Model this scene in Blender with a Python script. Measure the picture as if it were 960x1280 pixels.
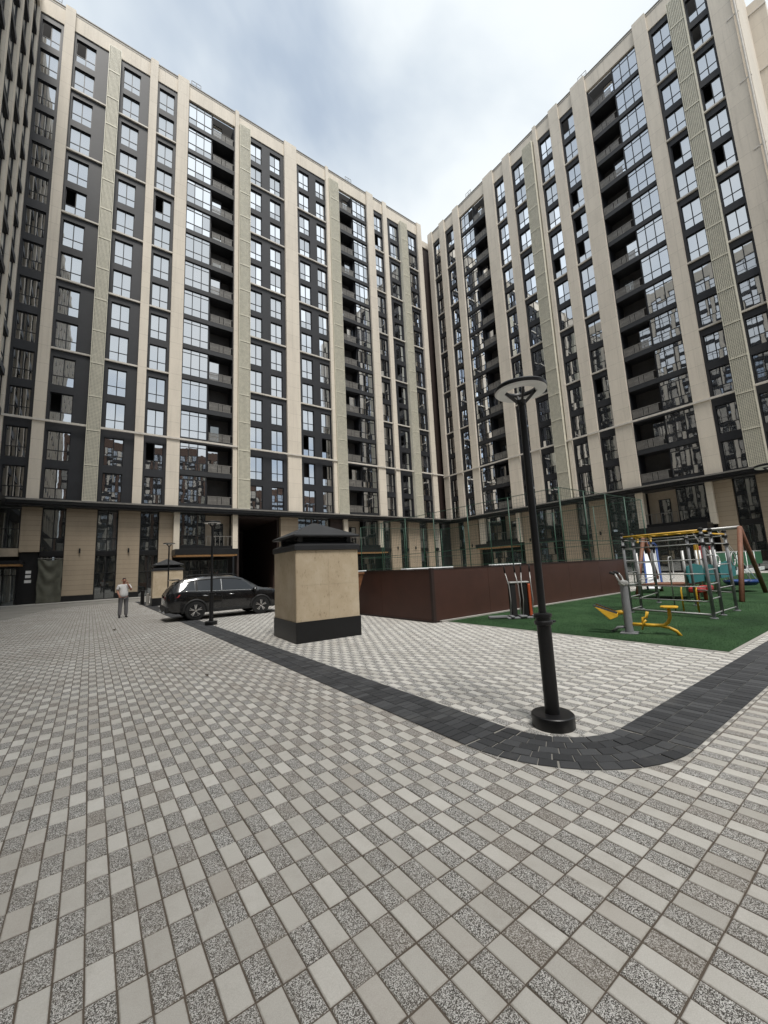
import bpy, bmesh, math, random
import numpy as np
from mathutils import Matrix, Vector
random.seed(7)
for o in list(bpy.data.objects): bpy.data.objects.remove(o)
scene = bpy.context.scene
COL = scene.collection
R = math.radians

# ------------------------------------------------------------------ camera
cam = bpy.data.cameras.new('camera'); camo = bpy.data.objects.new('camera', cam); COL.objects.link(camo)
cam.sensor_fit = 'HORIZONTAL'; cam.sensor_width = 36; cam.lens = 18.673
cam.clip_start = 0.05; cam.clip_end = 3000
rx, ux, fx = ((0.80762849, -0.58787115, -0.04630052), (-0.04608093, -0.14119297, 0.98890904), (0.5878884, 0.79653755, 0.14112111))
camo.matrix_world = Matrix(((rx[0], ux[0], -fx[0], 0), (rx[1], ux[1], -fx[1], 0), (rx[2], ux[2], -fx[2], 1.6), (0, 0, 0, 1)))
scene.camera = camo

# ------------------------------------------------------------------ light
SUN_EL, SUN_AZ = 66.0, 198.0          # azimuth clockwise from +Y
vs = scene.view_settings
vs.view_transform = 'Standard'; vs.look = 'None'; vs.exposure = 1.38; vs.gamma = 1; vs.use_curve_mapping = False
w = bpy.data.worlds.new('World'); scene.world = w; w.use_nodes = True
nt = w.node_tree; nt.nodes.clear()
def N(nt, typ, **kw):
    n = nt.nodes.new(typ)
    for k, v in kw.items(): setattr(n, k, v)
    return n
def mth(nt, op, a, b=None, c=None, clamp=False):
    n = nt.nodes.new('ShaderNodeMath'); n.operation = op; n.use_clamp = clamp
    for i, s in enumerate((a, b, c)):
        if s is None: continue
        if isinstance(s, (int, float)): n.inputs[i].default_value = s
        else: nt.links.new(s, n.inputs[i])
    return n.outputs[0]
def ramp(nt, fac, stops, interp='LINEAR'):
    n = nt.nodes.new('ShaderNodeValToRGB'); cr = n.color_ramp; cr.interpolation = interp
    while len(cr.elements) < len(stops): cr.elements.new(0.5)
    for e, (p, c) in zip(cr.elements, stops):
        e.position = p; e.color = (c, c, c, 1) if isinstance(c, (int, float)) else (*c, 1)
    nt.links.new(fac, n.inputs[0]); return n.outputs[0]
def mixc(nt, fac, a, b, mode='MIX'):
    n = nt.nodes.new('ShaderNodeMix'); n.data_type = 'RGBA'; n.blend_type = mode
    for sock, s in ((n.inputs[0], fac), (n.inputs[6], a), (n.inputs[7], b)):
        if isinstance(s, (int, float)): sock.default_value = s if sock is n.inputs[0] else (s, s, s, 1)
        elif isinstance(s, tuple): sock.default_value = (*s, 1)
        else: nt.links.new(s, sock)
    return n.outputs[2]
def noise(nt, vec, scale, detail=4, rough=0.55, dist=0.0):
    n = nt.nodes.new('ShaderNodeTexNoise'); n.inputs['Scale'].default_value = scale
    n.inputs['Detail'].default_value = detail; n.inputs['Roughness'].default_value = rough
    n.inputs['Distortion'].default_value = dist
    if vec is not None: nt.links.new(vec, n.inputs['Vector'])
    return n.outputs[0]
# overcast sky: Nishita seen through a broken layer of cloud
sky = N(nt, 'ShaderNodeTexSky', sky_type='NISHITA', sun_disc=False)
sky.sun_elevation = R(SUN_EL); sky.sun_rotation = R(SUN_AZ); sky.dust_density = 2.0
tc = N(nt, 'ShaderNodeTexCoord'); sp = N(nt, 'ShaderNodeSeparateXYZ'); nt.links.new(tc.outputs['Generated'], sp.inputs[0])
den = mth(nt, 'ADD', mth(nt, 'MAXIMUM', sp.outputs[2], 0.0), 0.18)
cb = N(nt, 'ShaderNodeCombineXYZ')
nt.links.new(mth(nt, 'DIVIDE', sp.outputs[0], den), cb.inputs[0]); nt.links.new(mth(nt, 'DIVIDE', sp.outputs[1], den), cb.inputs[1])
cb.inputs[2].default_value = 14.7   # cloud field offset
n1 = noise(nt, cb.outputs[0], 0.85, 5, 0.50, 0.25)
n2 = noise(nt, cb.outputs[0], 2.1, 5, 0.52, 0.5)
mix12 = mth(nt, 'ADD', mth(nt, 'MULTIPLY', n1, 0.68), mth(nt, 'MULTIPLY', n2, 0.32))
cover = ramp(nt, mix12, [(0.36, 0.55), (0.48, 0.92), (0.55, 1.0)])
tone = ramp(nt, mix12, [(0.40, (0.275, 0.315, 0.355)), (0.48, (0.33, 0.362, 0.39)), (0.54, (0.385, 0.410, 0.426)), (0.66, (0.435, 0.448, 0.450))])
b1 = N(nt, 'ShaderNodeBackground'); b1.inputs[1].default_value = 0.06; nt.links.new(sky.outputs[0], b1.inputs[0])
b2 = N(nt, 'ShaderNodeBackground'); b2.inputs[1].default_value = 0.92; nt.links.new(tone, b2.inputs[0])
ms = N(nt, 'ShaderNodeMixShader'); nt.links.new(cover, ms.inputs[0]); nt.links.new(b1.outputs[0], ms.inputs[1]); nt.links.new(b2.outputs[0], ms.inputs[2])
wo = N(nt, 'ShaderNodeOutputWorld'); nt.links.new(ms.outputs[0], wo.inputs[0])
sl = bpy.data.lights.new('sun', 'SUN'); sl.energy = 1.5; sl.angle = R(18); sl.color = (1.0, 0.965, 0.91)
so = bpy.data.objects.new('sun', sl); COL.objects.link(so)
sd = Vector((math.sin(R(SUN_AZ)) * math.cos(R(SUN_EL)), math.cos(R(SUN_AZ)) * math.cos(R(SUN_EL)), math.sin(R(SUN_EL))))
so.rotation_euler = sd.to_track_quat('Z', 'Y').to_euler(); so.location = (20, -20, 90)
scene.render.engine = 'CYCLES'

# ------------------------------------------------------------------ materials
MATS = {}
def newmat(name):
    m = bpy.data.materials.new(name); m.use_nodes = True; MATS[name] = m
    nt = m.node_tree; return m, nt, nt.nodes['Principled BSDF']
def setp(b, **kw):
    for k, v in kw.items(): b.inputs[k].default_value = v
def bump(nt, b, h, strength=0.3, dist=0.01):
    n = nt.nodes.new('ShaderNodeBump'); n.inputs['Strength'].default_value = strength; n.inputs['Distance'].default_value = dist
    nt.links.new(h, n.inputs['Height']); nt.links.new(n.outputs[0], b.inputs['Normal'])
def wpos(nt):
    return nt.nodes.new('ShaderNodeNewGeometry').outputs['Position']
def plain(name, col, rough=0.6, metal=0.0, var=0.12, scale=3.0, bmp=0.0, spec=0.5, coat=0.0):
    m, nt, b = newmat(name); p = wpos(nt)
    n = noise(nt, p, scale, 5, 0.6)
    lo = tuple(c * (1 - var) for c in col); hi = tuple(min(1, c * (1 + var)) for c in col)
    c = ramp(nt, n, [(0.3, lo), (0.7, hi)]); nt.links.new(c, b.inputs['Base Color'])
    setp(b, Roughness=rough, Metallic=metal); b.inputs['Specular IOR Level'].default_value = spec
    if coat: b.inputs['Coat Weight'].default_value = coat; b.inputs['Coat Roughness'].default_value = 0.06
    if bmp: bump(nt, b, noise(nt, p, scale * 12, 4), bmp, 0.01)
    return m
def stone(name, col, ju=1.2, jz=1.695, gap=0.012, var=0.10, z0=8.57, dirt=0.25, course=False):
    """beige cladding: big sheets with thin joints, streaks of grime"""
    m, nt, b = newmat(name); p = wpos(nt)
    s = nt.nodes.new('ShaderNodeSeparateXYZ'); nt.links.new(p, s.inputs[0])
    vz = mth(nt, 'DIVIDE', mth(nt, 'SUBTRACT', s.outputs[2], z0), jz)
    fz = mth(nt, 'FRACT', vz); iz = mth(nt, 'FLOOR', vz)
    oi = nt.nodes.new('ShaderNodeObjectInfo')
    jm = mth(nt, 'LESS_THAN', mth(nt, 'MULTIPLY', mth(nt, 'MINIMUM', fz, mth(nt, 'SUBTRACT', 1.0, fz)), jz), gap)
    mp = nt.nodes.new('ShaderNodeMapping'); nt.links.new(p, mp.inputs[0]); mp.inputs['Scale'].default_value = (1.3, 1.3, 0.22)
    n1 = noise(nt, mp.outputs[0], 1.0, 6, 0.62); n2 = noise(nt, p, 9.0, 5, 0.65)
    wn = nt.nodes.new('ShaderNodeTexWhiteNoise'); wn.noise_dimensions = '1D'; nt.links.new(iz, wn.inputs['W'])
    f = mth(nt, 'ADD', mth(nt, 'MULTIPLY', n1, 0.55), mth(nt, 'ADD', mth(nt, 'MULTIPLY', n2, 0.3), mth(nt, 'ADD', mth(nt, 'MULTIPLY', wn.outputs[0], 0.07), 0.05)))
    c = ramp(nt, f, [(0.32, tuple(x * (1 - var * 1.6) for x in col)), (0.52, col), (0.72, tuple(min(1, x * (1 + var)) for x in col))])
    c = mixc(nt, mth(nt, 'MULTIPLY', oi.outputs['Random'], 0.16), c, tuple(x * .62 for x in col))
    mp2 = nt.nodes.new('ShaderNodeMapping'); nt.links.new(p, mp2.inputs[0]); mp2.inputs['Scale'].default_value = (7, 7, 0.12)
    st_ = ramp(nt, noise(nt, mp2.outputs[0], 1.0, 5, 0.6), [(0.55, 0.0), (0.74, 0.30)])
    c = mixc(nt, st_, c, (0.30, 0.265, 0.215))
    c = mixc(nt, mth(nt, 'MULTIPLY', jm, 0.5 if course else 0.38), c, (0.09, 0.075, 0.06))
    nt.links.new(c, b.inputs['Base Color']); setp(b, Roughness=0.72)
    bump(nt, b, mth(nt, 'SUBTRACT', mth(nt, 'MULTIPLY', n2, 0.25), jm), 0.25, 0.01)
    return m
stone('cladding', (0.70, 0.63, 0.53))
stone('base_stone', (0.36, 0.29, 0.21), jz=0.42, gap=0.014, z0=0.6, course=True)
stone('brick_facade', (0.19, 0.115, 0.085), jz=.3)
stone('cream', (0.70, 0.63, 0.52))
plain('dark_panel', (0.017, 0.018, 0.022), 0.55, var=0.18, scale=0.9)
plain('frame_dark', (0.010, 0.0105, 0.0125), 0.45, var=0.1)
plain('black_metal', (0.0062, 0.0062, 0.007), 0.42, var=0.25, scale=7, bmp=0.05)
plain('black_band', (0.007, 0.007, 0.008), 0.4, var=0.15)
plain('ledge', (0.60, 0.56, 0.50), 0.6, var=0.12)
plain('interior', (0.020, 0.019, 0.019), 0.9)
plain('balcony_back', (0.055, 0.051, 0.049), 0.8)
plain('rail_grey', (0.19, 0.18, 0.165), 0.55, var=0.2)
plain('slab_edge', (0.022, 0.023, 0.026), 0.6)
plain('grille', (0.66, 0.63, 0.52), 0.55, var=0.1)
plain('grille_back', (0.30, 0.29, 0.24), 0.8)
plain('soffit_wood', (0.40, 0.215, 0.085), 0.5, var=0.25, scale=6)
plain('roof_cap', (0.20, 0.19, 0.18), 0.5)
plain('concrete', (0.33, 0.315, 0.29), 0.85, var=0.14, scale=1.2, bmp=0.2)
plain('brown_wall', (0.060, 0.0245, 0.0165), 0.55, var=0.12, scale=2.0)
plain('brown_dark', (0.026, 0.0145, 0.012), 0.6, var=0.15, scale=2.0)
plain('tarp', (0.085, 0.085, 0.064), 0.75, var=0.25, scale=2)
plain('white_paper', (0.75, 0.75, 0.74), 0.7)
plain('lamp_white', (0.78, 0.78, 0.76), 0.35)
plain('charcoal_roof', (0.020, 0.0205, 0.0225), 0.5, var=0.15)
plain('green_metal', (0.012, 0.055, 0.032), 0.5)
plain('net_green', (0.010, 0.036, 0.024), 0.7)
plain('yellow_paint', (0.62, 0.36, 0.025), 0.42, var=0.12, scale=8)
plain('grey_paint', (0.20, 0.205, 0.215), 0.45, var=0.12, scale=8)
plain('silver_tube', (0.36, 0.36, 0.35), 0.4, metal=0.3)
plain('red_paint', (0.36, 0.02, 0.022), 0.45)
plain('orange_paint', (0.42, 0.08, 0.025), 0.5)
plain('teal_panel', (0.008, 0.15, 0.155), 0.5)
plain('blue_plastic', (0.02, 0.055, 0.20), 0.4)
plain('white_plastic', (0.72, 0.74, 0.75), 0.4)
plain('brown_wood', (0.155, 0.065, 0.035), 0.6, var=0.25, scale=10)
plain('green_barrier', (0.008, 0.105, 0.04), 0.5)
plain('rubber', (0.012, 0.012, 0.012), 0.85)
plain('rust', (0.20, 0.085, 0.035), 0.85, var=0.5, scale=6, bmp=0.4)
plain('asphalt_strip', (0.24, 0.228, 0.205), 0.9, var=0.16, scale=0.8, bmp=0.25)
plain('ground_far', (0.20, 0.19, 0.17), 0.95, var=0.15, scale=0.4)
plain('skin', (0.36, 0.17, 0.115), 0.6, var=0.05)
plain('shirt', (0.72, 0.71, 0.70), 0.85, var=0.08, scale=8)
plain('trousers', (0.145, 0.14, 0.145), 0.85, var=0.1, scale=8)
plain('hair', (0.035, 0.014, 0.009), 0.7)
plain('car_paint', (0.0045, 0.0045, 0.005), 0.25, var=0.1, coat=1.0)
plain('car_trim', (0.012, 0.012, 0.012), 0.6)
plain('chrome', (0.75, 0.75, 0.75), 0.2, metal=1.0, var=0.03)
plain('tail_red', (0.30, 0.01, 0.012), 0.2, coat=1.0)
plain('leaf_brown', (0.05, 0.035, 0.02), 0.8)
plain('plate_white', (0.7, 0.7, 0.68), 0.5)
plain('tile_beige', (0.40, 0.33, 0.25), 0.6, var=0.1)

def glassmat(name, tint, base, refl, rough=0.015):
    """coated glazing: a dark room behind a strong, slightly wavy reflection"""
    m, nt, b = newmat(name); p = wpos(nt)
    setp(b, Roughness=0.5); b.inputs['Base Color'].default_value = (*base, 1); b.inputs['Specular IOR Level'].default_value = 0.2
    oi = nt.nodes.new('ShaderNodeObjectInfo')
    room = ramp(nt, oi.outputs['Random'], [(0.0, base), (0.72, base), (0.86, tuple(c * 4 for c in base)), (1.0, tuple(c * 9 for c in base))])
    nt.links.new(room, b.inputs['Base Color'])
    g = nt.nodes.new('ShaderNodeBsdfGlossy'); g.inputs['Color'].default_value = (*tint, 1); g.inputs['Roughness'].default_value = rough
    lw = nt.nodes.new('ShaderNodeLayerWeight'); lw.inputs[0].default_value = 0.35
    fac = mth(nt, 'MULTIPLY_ADD', lw.outputs['Fresnel'], 1.0 - refl, refl, clamp=True)
    bp = nt.nodes.new('ShaderNodeBump'); bp.inputs['Strength'].default_value = 0.035; bp.inputs['Distance'].default_value = 0.05
    nt.links.new(noise(nt, p, 0.9, 2, 0.4), bp.inputs['Height']); nt.links.new(bp.outputs[0], g.inputs['Normal'])
    mx = nt.nodes.new('ShaderNodeMixShader'); nt.links.new(fac, mx.inputs[0]); nt.links.new(b.outputs[0], mx.inputs[1]); nt.links.new(g.outputs[0], mx.inputs[2])
    nt.links.new(mx.outputs[0], nt.nodes['Material Output'].inputs[0])
glassmat('glass', (0.93, 0.96, 1.0), (0.012, 0.012, 0.013), 0.58)
glassmat('glass_base', (0.85, 0.9, 0.92), (0.010, 0.011, 0.011), 0.22)
glassmat('car_glass', (0.26, 0.29, 0.32), (0.004, 0.004, 0.005), 0.10)

PX, PY, OX, OY = 0.105, 0.199, 0.79, 1.55
def paving(name, joints):
    m, nt, b = newmat(name); p = wpos(nt)
    s = nt.nodes.new('ShaderNodeSeparateXYZ'); nt.links.new(p, s.inputs[0]); X, Y = s.outputs[0], s.outputs[1]
    u = mth(nt, 'DIVIDE', mth(nt, 'SUBTRACT', X, OX), PX); v = mth(nt, 'DIVIDE', mth(nt, 'SUBTRACT', Y, OY), PY)
    iu, iv = mth(nt, 'FLOOR', u), mth(nt, 'FLOOR', v)
    par = mth(nt, 'GREATER_THAN', mth(nt, 'FRACT', mth(nt, 'MULTIPLY', mth(nt, 'ADD', iu, iv), 0.5)), 0.25)
    cb = nt.nodes.new('ShaderNodeCombineXYZ'); nt.links.new(iu, cb.inputs[0]); nt.links.new(iv, cb.inputs[1])
    wn = nt.nodes.new('ShaderNodeTexWhiteNoise'); wn.noise_dimensions = '2D'; nt.links.new(cb.outputs[0], wn.inputs['Vector'])
    rnd = wn.outputs[0]
    fine = noise(nt, p, 230, 4, 0.75); blot = noise(nt, p, 14, 4, 0.6); big = noise(nt, p, 0.55, 5, 0.6)
    # smooth concrete pavers
    f = mth(nt, 'ADD', mth(nt, 'MULTIPLY', rnd, 0.24), mth(nt, 'ADD', mth(nt, 'MULTIPLY', fine, 0.62), mth(nt, 'MULTIPLY', blot, 0.26)))
    light = ramp(nt, f, [(0.30, (0.36, 0.342, 0.31)), (0.55, (0.50, 0.482, 0.445)), (0.80, (0.66, 0.64, 0.60))])
    # exposed-aggregate pavers
    vo = nt.nodes.new('ShaderNodeTexVoronoi'); vo.inputs['Scale'].default_value = 310; vo.inputs['Randomness'].default_value = 1.0; nt.links.new(p, vo.inputs['Vector'])
    sv = nt.nodes.new('ShaderNodeSeparateColor'); nt.links.new(vo.outputs['Color'], sv.inputs[0])
    grit = mth(nt, 'ADD', mth(nt, 'MULTIPLY', sv.outputs[0], 0.75), mth(nt, 'MULTIPLY', noise(nt, p, 480, 2, 0.6), 0.25))
    spk = ramp(nt, grit, [(0.24, (0.016, 0.0157, 0.015)), (0.42, (0.095, 0.092, 0.087)), (0.56, (0.34, 0.332, 0.315)), (0.72, (0.68, 0.67, 0.645))])
    spk = mixc(nt, mth(nt, 'MULTIPLY', rnd, 0.22), spk, (0.18, 0.16, 0.135))
    c = mixc(nt, par, light, spk)
    # brown dust of the driveway (outside the dark border only)
    drive = mth(nt, 'MAXIMUM', mth(nt, 'LESS_THAN', X, 3.0), mth(nt, 'LESS_THAN', Y, 1.6))
    dirt = mth(nt, 'MULTIPLY', ramp(nt, mth(nt, 'ADD', mth(nt, 'MULTIPLY', big, 0.7), mth(nt, 'MULTIPLY', blot, 0.3)), [(0.38, 0.03), (0.68, 0.5)]), mth(nt, 'MULTIPLY_ADD', drive, 0.8, 0.08))
    c = mixc(nt, dirt, c, (0.185, 0.155, 0.125))
    w2 = nt.nodes.new('ShaderNodeSeparateColor'); nt.links.new(wn.outputs['Color'], w2.inputs[0])
    c = mixc(nt, mth(nt, 'MULTIPLY', ramp(nt, w2.outputs[1], [(0.70, 0.0), (1.0, 0.26)]), mth(nt, 'MULTIPLY_ADD', drive, 0.85, 0.15)), c, (0.25, 0.205, 0.165))
    c = mixc(nt, ramp(nt, noise(nt, p, 38, 6, 0.75), [(0.60, 0.0), (0.74, 0.32)]), c, (0.20, 0.18, 0.155))
    h = mth(nt, 'ADD', mth(nt, 'MULTIPLY', mth(nt, 'MULTIPLY', sv.outputs[0], par), 0.8), mth(nt, 'MULTIPLY', fine, 0.35))
    fu_, fv_ = mth(nt, 'FRACT', u), mth(nt, 'FRACT', v)
    eu = mth(nt, 'MULTIPLY', mth(nt, 'MINIMUM', fu_, mth(nt, 'SUBTRACT', 1.0, fu_)), PX); ev = mth(nt, 'MULTIPLY', mth(nt, 'MINIMUM', fv_, mth(nt, 'SUBTRACT', 1.0, fv_)), PY)
    edge = ramp(nt, mth(nt, 'ADD', mth(nt, 'MINIMUM', eu, ev), mth(nt, 'MULTIPLY', mth(nt, 'SUBTRACT', noise(nt, p, 45, 4, 0.7), 0.5), 0.022)), [(0.002, 0.5), (0.007, 0.0)])
    c = mixc(nt, mth(nt, 'MULTIPLY', edge, mth(nt, 'MULTIPLY_ADD', drive, 0.55, 0.25)), c, (0.21, 0.175, 0.14))
    c = mixc(nt, ramp(nt, noise(nt, p, 5.5, 6, 0.7), [(0.50, 0.0), (0.72, 0.22)]), c, (0.24, 0.21, 0.175))
    if joints:
        du = mth(nt, 'MULTIPLY', mth(nt, 'MINIMUM', mth(nt, 'FRACT', u), mth(nt, 'SUBTRACT', 1.0, mth(nt, 'FRACT', u))), PX)
        dv = mth(nt, 'MULTIPLY', mth(nt, 'MINIMUM', mth(nt, 'FRACT', v), mth(nt, 'SUBTRACT', 1.0, mth(nt, 'FRACT', v))), PY)
        jm = mth(nt, 'LESS_THAN', mth(nt, 'MINIMUM', du, dv), 0.005)
        c = mixc(nt, jm, c, (0.10, 0.08, 0.062))
    nt.links.new(c, b.inputs['Base Color']); setp(b, Roughness=0.85)
    b.inputs['Specular IOR Level'].default_value = 0.3
    bump(nt, b, h, 0.35, 0.004)
paving('paver', False); paving('paver_sheet', True)
def darkpaver():
    m, nt, b = newmat('dark_paver'); p = wpos(nt)
    oi = nt.nodes.new('ShaderNodeObjectInfo'); at = nt.nodes.new('ShaderNodeAttribute'); at.attribute_name = 'tint'
    rnd = mth(nt, 'FRACT', mth(nt, 'ADD', oi.outputs['Random'], at.outputs['Fac']))
    fine = noise(nt, p, 190, 4, 0.7); big = noise(nt, p, 1.6, 5, 0.65)
    f = mth(nt, 'ADD', mth(nt, 'MULTIPLY', rnd, 0.5), mth(nt, 'MULTIPLY', fine, 0.5))
    c = ramp(nt, f, [(0.15, (0.019, 0.0196, 0.0215)), (0.5, (0.036, 0.037, 0.040)), (0.85, (0.070, 0.0715, 0.075))])
    c = mixc(nt, ramp(nt, big, [(0.55, 0.0), (0.78, 0.5)]), c, (0.11, 0.107, 0.10))
    nt.links.new(c, b.inputs['Base Color']); setp(b, Roughness=0.75); bump(nt, b, fine, 0.4, 0.004)
darkpaver()
def turfmat():
    m, nt, b = newmat('turf'); p = wpos(nt)
    n1 = noise(nt, p, 0.9, 5, 0.6); n2 = noise(nt, p, 60, 3, 0.7)
    c = ramp(nt, mth(nt, 'ADD', mth(nt, 'MULTIPLY', n1, 0.5), mth(nt, 'MULTIPLY', n2, 0.5)), [(0.32, (0.010, 0.021, 0.009)), (0.5, (0.023, 0.056, 0.021)), (0.70, (0.046, 0.090, 0.038))])
    nt.links.new(c, b.inputs['Base Color']); setp(b, Roughness=0.9); b.inputs['Specular IOR Level'].default_value = 0.15; bump(nt, b, n2, 0.6, 0.01)
turfmat()
def tilestone():
    """travertine-like panels of the vent shafts"""
    m, nt, b = newmat('travertine'); p = wpos(nt)
    n1 = noise(nt, p, 2.0, 6, 0.65); n2 = noise(nt, p, 42, 5, 0.7)
    mp = nt.nodes.new('ShaderNodeMapping'); nt.links.new(p, mp.inputs[0]); mp.inputs['Scale'].default_value = (1, 1, 0.35)
    n3 = noise(nt, mp.outputs[0], 26, 4, 0.7)
    c = ramp(nt, n1, [(0.3, (0.47, 0.37, 0.25)), (0.5, (0.53, 0.43, 0.30)), (0.7, (0.60, 0.505, 0.375))])
    pit = ramp(nt, n3, [(0.58, 0.0), (0.66, 0.6)])
    c = mixc(nt, mth(nt, 'MULTIPLY', pit, ramp(nt, n1, [(0.4, 1.0), (0.6, 0.15)])), c, (0.20, 0.14, 0.085))
    nt.links.new(c, b.inputs['Base Color']); setp(b, Roughness=0.8); bump(nt, b, n2, 0.3, 0.006)
tilestone()
M = MATS

# ------------------------------------------------------------------ mesh helpers
class MB:
    def __init__(s): s.v = []; s.f = []
    def add(s, vs, fs):
        o = len(s.v); s.v += [tuple(x) for x in vs]; s.f += [tuple(i + o for i in f) for f in fs]; return s
    def box(s, x0, x1, y0, y1, z0, z1):
        return s.add([(x0, y0, z0), (x1, y0, z0), (x1, y1, z0), (x0, y1, z0), (x0, y0, z1), (x1, y0, z1), (x1, y1, z1), (x0, y1, z1)],
                     [(0, 3, 2, 1), (4, 5, 6, 7), (0, 1, 5, 4), (1, 2, 6, 5), (2, 3, 7, 6), (3, 0, 4, 7)])
    def bar(s, a, b, w, h=None):
        """rectangular bar between two points"""
        a, b = Vector(a), Vector(b); d = (b - a).normalized(); h = h or w
        up = Vector((0, 0, 1)) if abs(d.z) < 0.95 else Vector((1, 0, 0))
        x = d.cross(up).normalized() * w / 2; y = x.cross(d).normalized() * h / 2
        q = [a - x - y, a + x - y, a + x + y, a - x + y, b - x - y, b + x - y, b + x + y, b - x + y]
        return s.add(q, [(0, 3, 2, 1), (4, 5, 6, 7), (0, 1, 5, 4), (1, 2, 6, 5), (2, 3, 7, 6), (3, 0, 4, 7)])
    def tube(s, pts, r, n=10, caps=True):
        pts = [Vector(p) for p in pts]; rs = r if isinstance(r, (list, tuple)) else [r] * len(pts)
        rings = []; px = None
        for i, p in enumerate(pts):
            d = (pts[min(i + 1, len(pts) - 1)] - pts[max(i - 1, 0)]).normalized()
            if px is None: px = d.orthogonal().normalized()
            px = (px - d * px.dot(d)).normalized(); py = d.cross(px)
            rings.append([p + (px * math.cos(2 * math.pi * k / n) + py * math.sin(2 * math.pi * k / n)) * rs[i] for k in range(n)])
        vs = [q for rg in rings for q in rg]; fs = []
        for i in range(len(pts) - 1):
            for k in range(n):
                a, b = i * n + k, i * n + (k + 1) % n; fs.append((a, b, b + n, a + n))
        if caps: fs.append(tuple(range(n - 1, -1, -1))); fs.append(tuple((len(pts) - 1) * n + k for k in range(n)))
        return s.add(vs, fs)
    def lathe(s, prof, n=24, c=(0, 0, 0), axis='z', caps=True):
        """profile of (radius, height)"""
        vs = []
        for r, z in prof:
            for k in range(n):
                a = 2 * math.pi * k / n; x, y = r * math.cos(a), r * math.sin(a)
                vs.append((c[0] + x, c[1] + y, c[2] + z) if axis == 'z' else (c[0] + x, c[1] + z, c[2] + y))
        fs = []
        for i in range(len(prof) - 1):
            for k in range(n):
                a, b = i * n + k, i * n + (k + 1) % n; fs.append((a, b, b + n, a + n))
        if caps: fs.append(tuple(range(n - 1, -1, -1))); fs.append(tuple((len(prof) - 1) * n + k for k in range(n)))
        return s.add(vs, fs)
    def prism(s, poly, z0, z1):
        n = len(poly)
        return s.add([(x, y, z0) for x, y in poly] + [(x, y, z1) for x, y in poly],
                     [tuple(range(n - 1, -1, -1)), tuple(range(n, 2 * n))] + [(i, (i + 1) % n, (i + 1) % n + n, i + n) for i in range(n)])
    def mesh(s, name, mat, smooth=False):
        me = bpy.data.meshes.new(name); me.from_pydata(s.v, [], s.f)
        bm = bmesh.new(); bm.from_mesh(me); bmesh.ops.recalc_face_normals(bm, faces=bm.faces); bm.to_mesh(me); bm.free()
        me.materials.append(M[mat] if isinstance(mat, str) else mat)
        if smooth: me.polygons.foreach_set('use_smooth', [True] * len(me.polygons)); me.update()
        return me
    def build(s, name, mat, parent=None, smooth=False, bevel=0.0, seg=2, **kw):
        o = link(name, s.mesh(name, mat, smooth), parent)
        if bevel:
            b = o.modifiers.new('bevel', 'BEVEL'); b.width = bevel; b.segments = seg; b.limit_method = 'ANGLE'; b.angle_limit = R(40)
        tag(o, **kw); return o
def link(name, data, parent=None, loc=None, rot=None):
    o = bpy.data.objects.new(name, data); COL.objects.link(o)
    if parent is not None: o.parent = parent
    if loc is not None: o.location = loc
    if rot is not None: o.rotation_euler = rot
    return o
def tag(o, label=None, cat=None, group=None, kind=None):
    if label: o['label'] = label
    if cat: o['category'] = cat
    if group: o['group'] = group
    if kind: o['kind'] = kind
    return o
def thing(name, label, cat, loc=(0, 0, 0), rz=0.0, group=None):
    o = link(name, None, None, loc, (0, 0, rz)); o.empty_display_size = 0.2
    return tag(o, label, cat, group)
def copy_tree(o, parent=None):
    c = o.copy(); COL.objects.link(c); c.parent = parent
    for ch in o.children: copy_tree(ch, c)
    return c
def smooth_auto(o, deg=40):
    me = o.data; me.polygons.foreach_set('use_smooth', [True] * len(me.polygons))
    try: me.set_sharp_from_angle(angle=R(deg))
    except Exception: pass

# ================================================================== GROUND
def sheet(name, poly, z, mat, label=None, th=None):
    m = MB()
    if th: m.prism(poly, z - th, z)
    else: m.add([(x, y, z) for x, y in poly], [tuple(range(len(poly)))])
    return m.build(name, mat, kind='structure', label=label)
sheet('ground', [(-900, -900), (900, -900), (900, 900), (-900, 900)], -0.03, 'ground_far')
paved = sheet('courtyard_paving', [(-6.4, -29), (60, -29), (60, 44.5), (-6.4, 44.5)], -0.0035, 'paver_sheet')
# curve of the dark border
CX, CY, RO, RI = 4.10, 2.70, 1.31, 0.72
def in_band(x, y, g=0.0):
    if x < CX and y < CY:
        d = math.hypot(x - CX, y - CY); return RI - g < d < RO + g
    if y >= CY: return CX - RO - g < x < CX - RI + g
    return CY - RO - g < y < CY - RI + g
TX0, TY0, TX1, TY1 = 8.42, 2.18, 40.0, 8.62        # turf
FOOT = [(3.85, 5.45, 8.65, 10.3), (7.95, 40, 8.7, 20)]
def blocked(x, y):
    if x > TX0 - 0.07 and TY0 - 0.07 < y < TY1 + .1: return True
    return any(a < x < b and c < y < d for a, b, c, d in FOOT)
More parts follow.
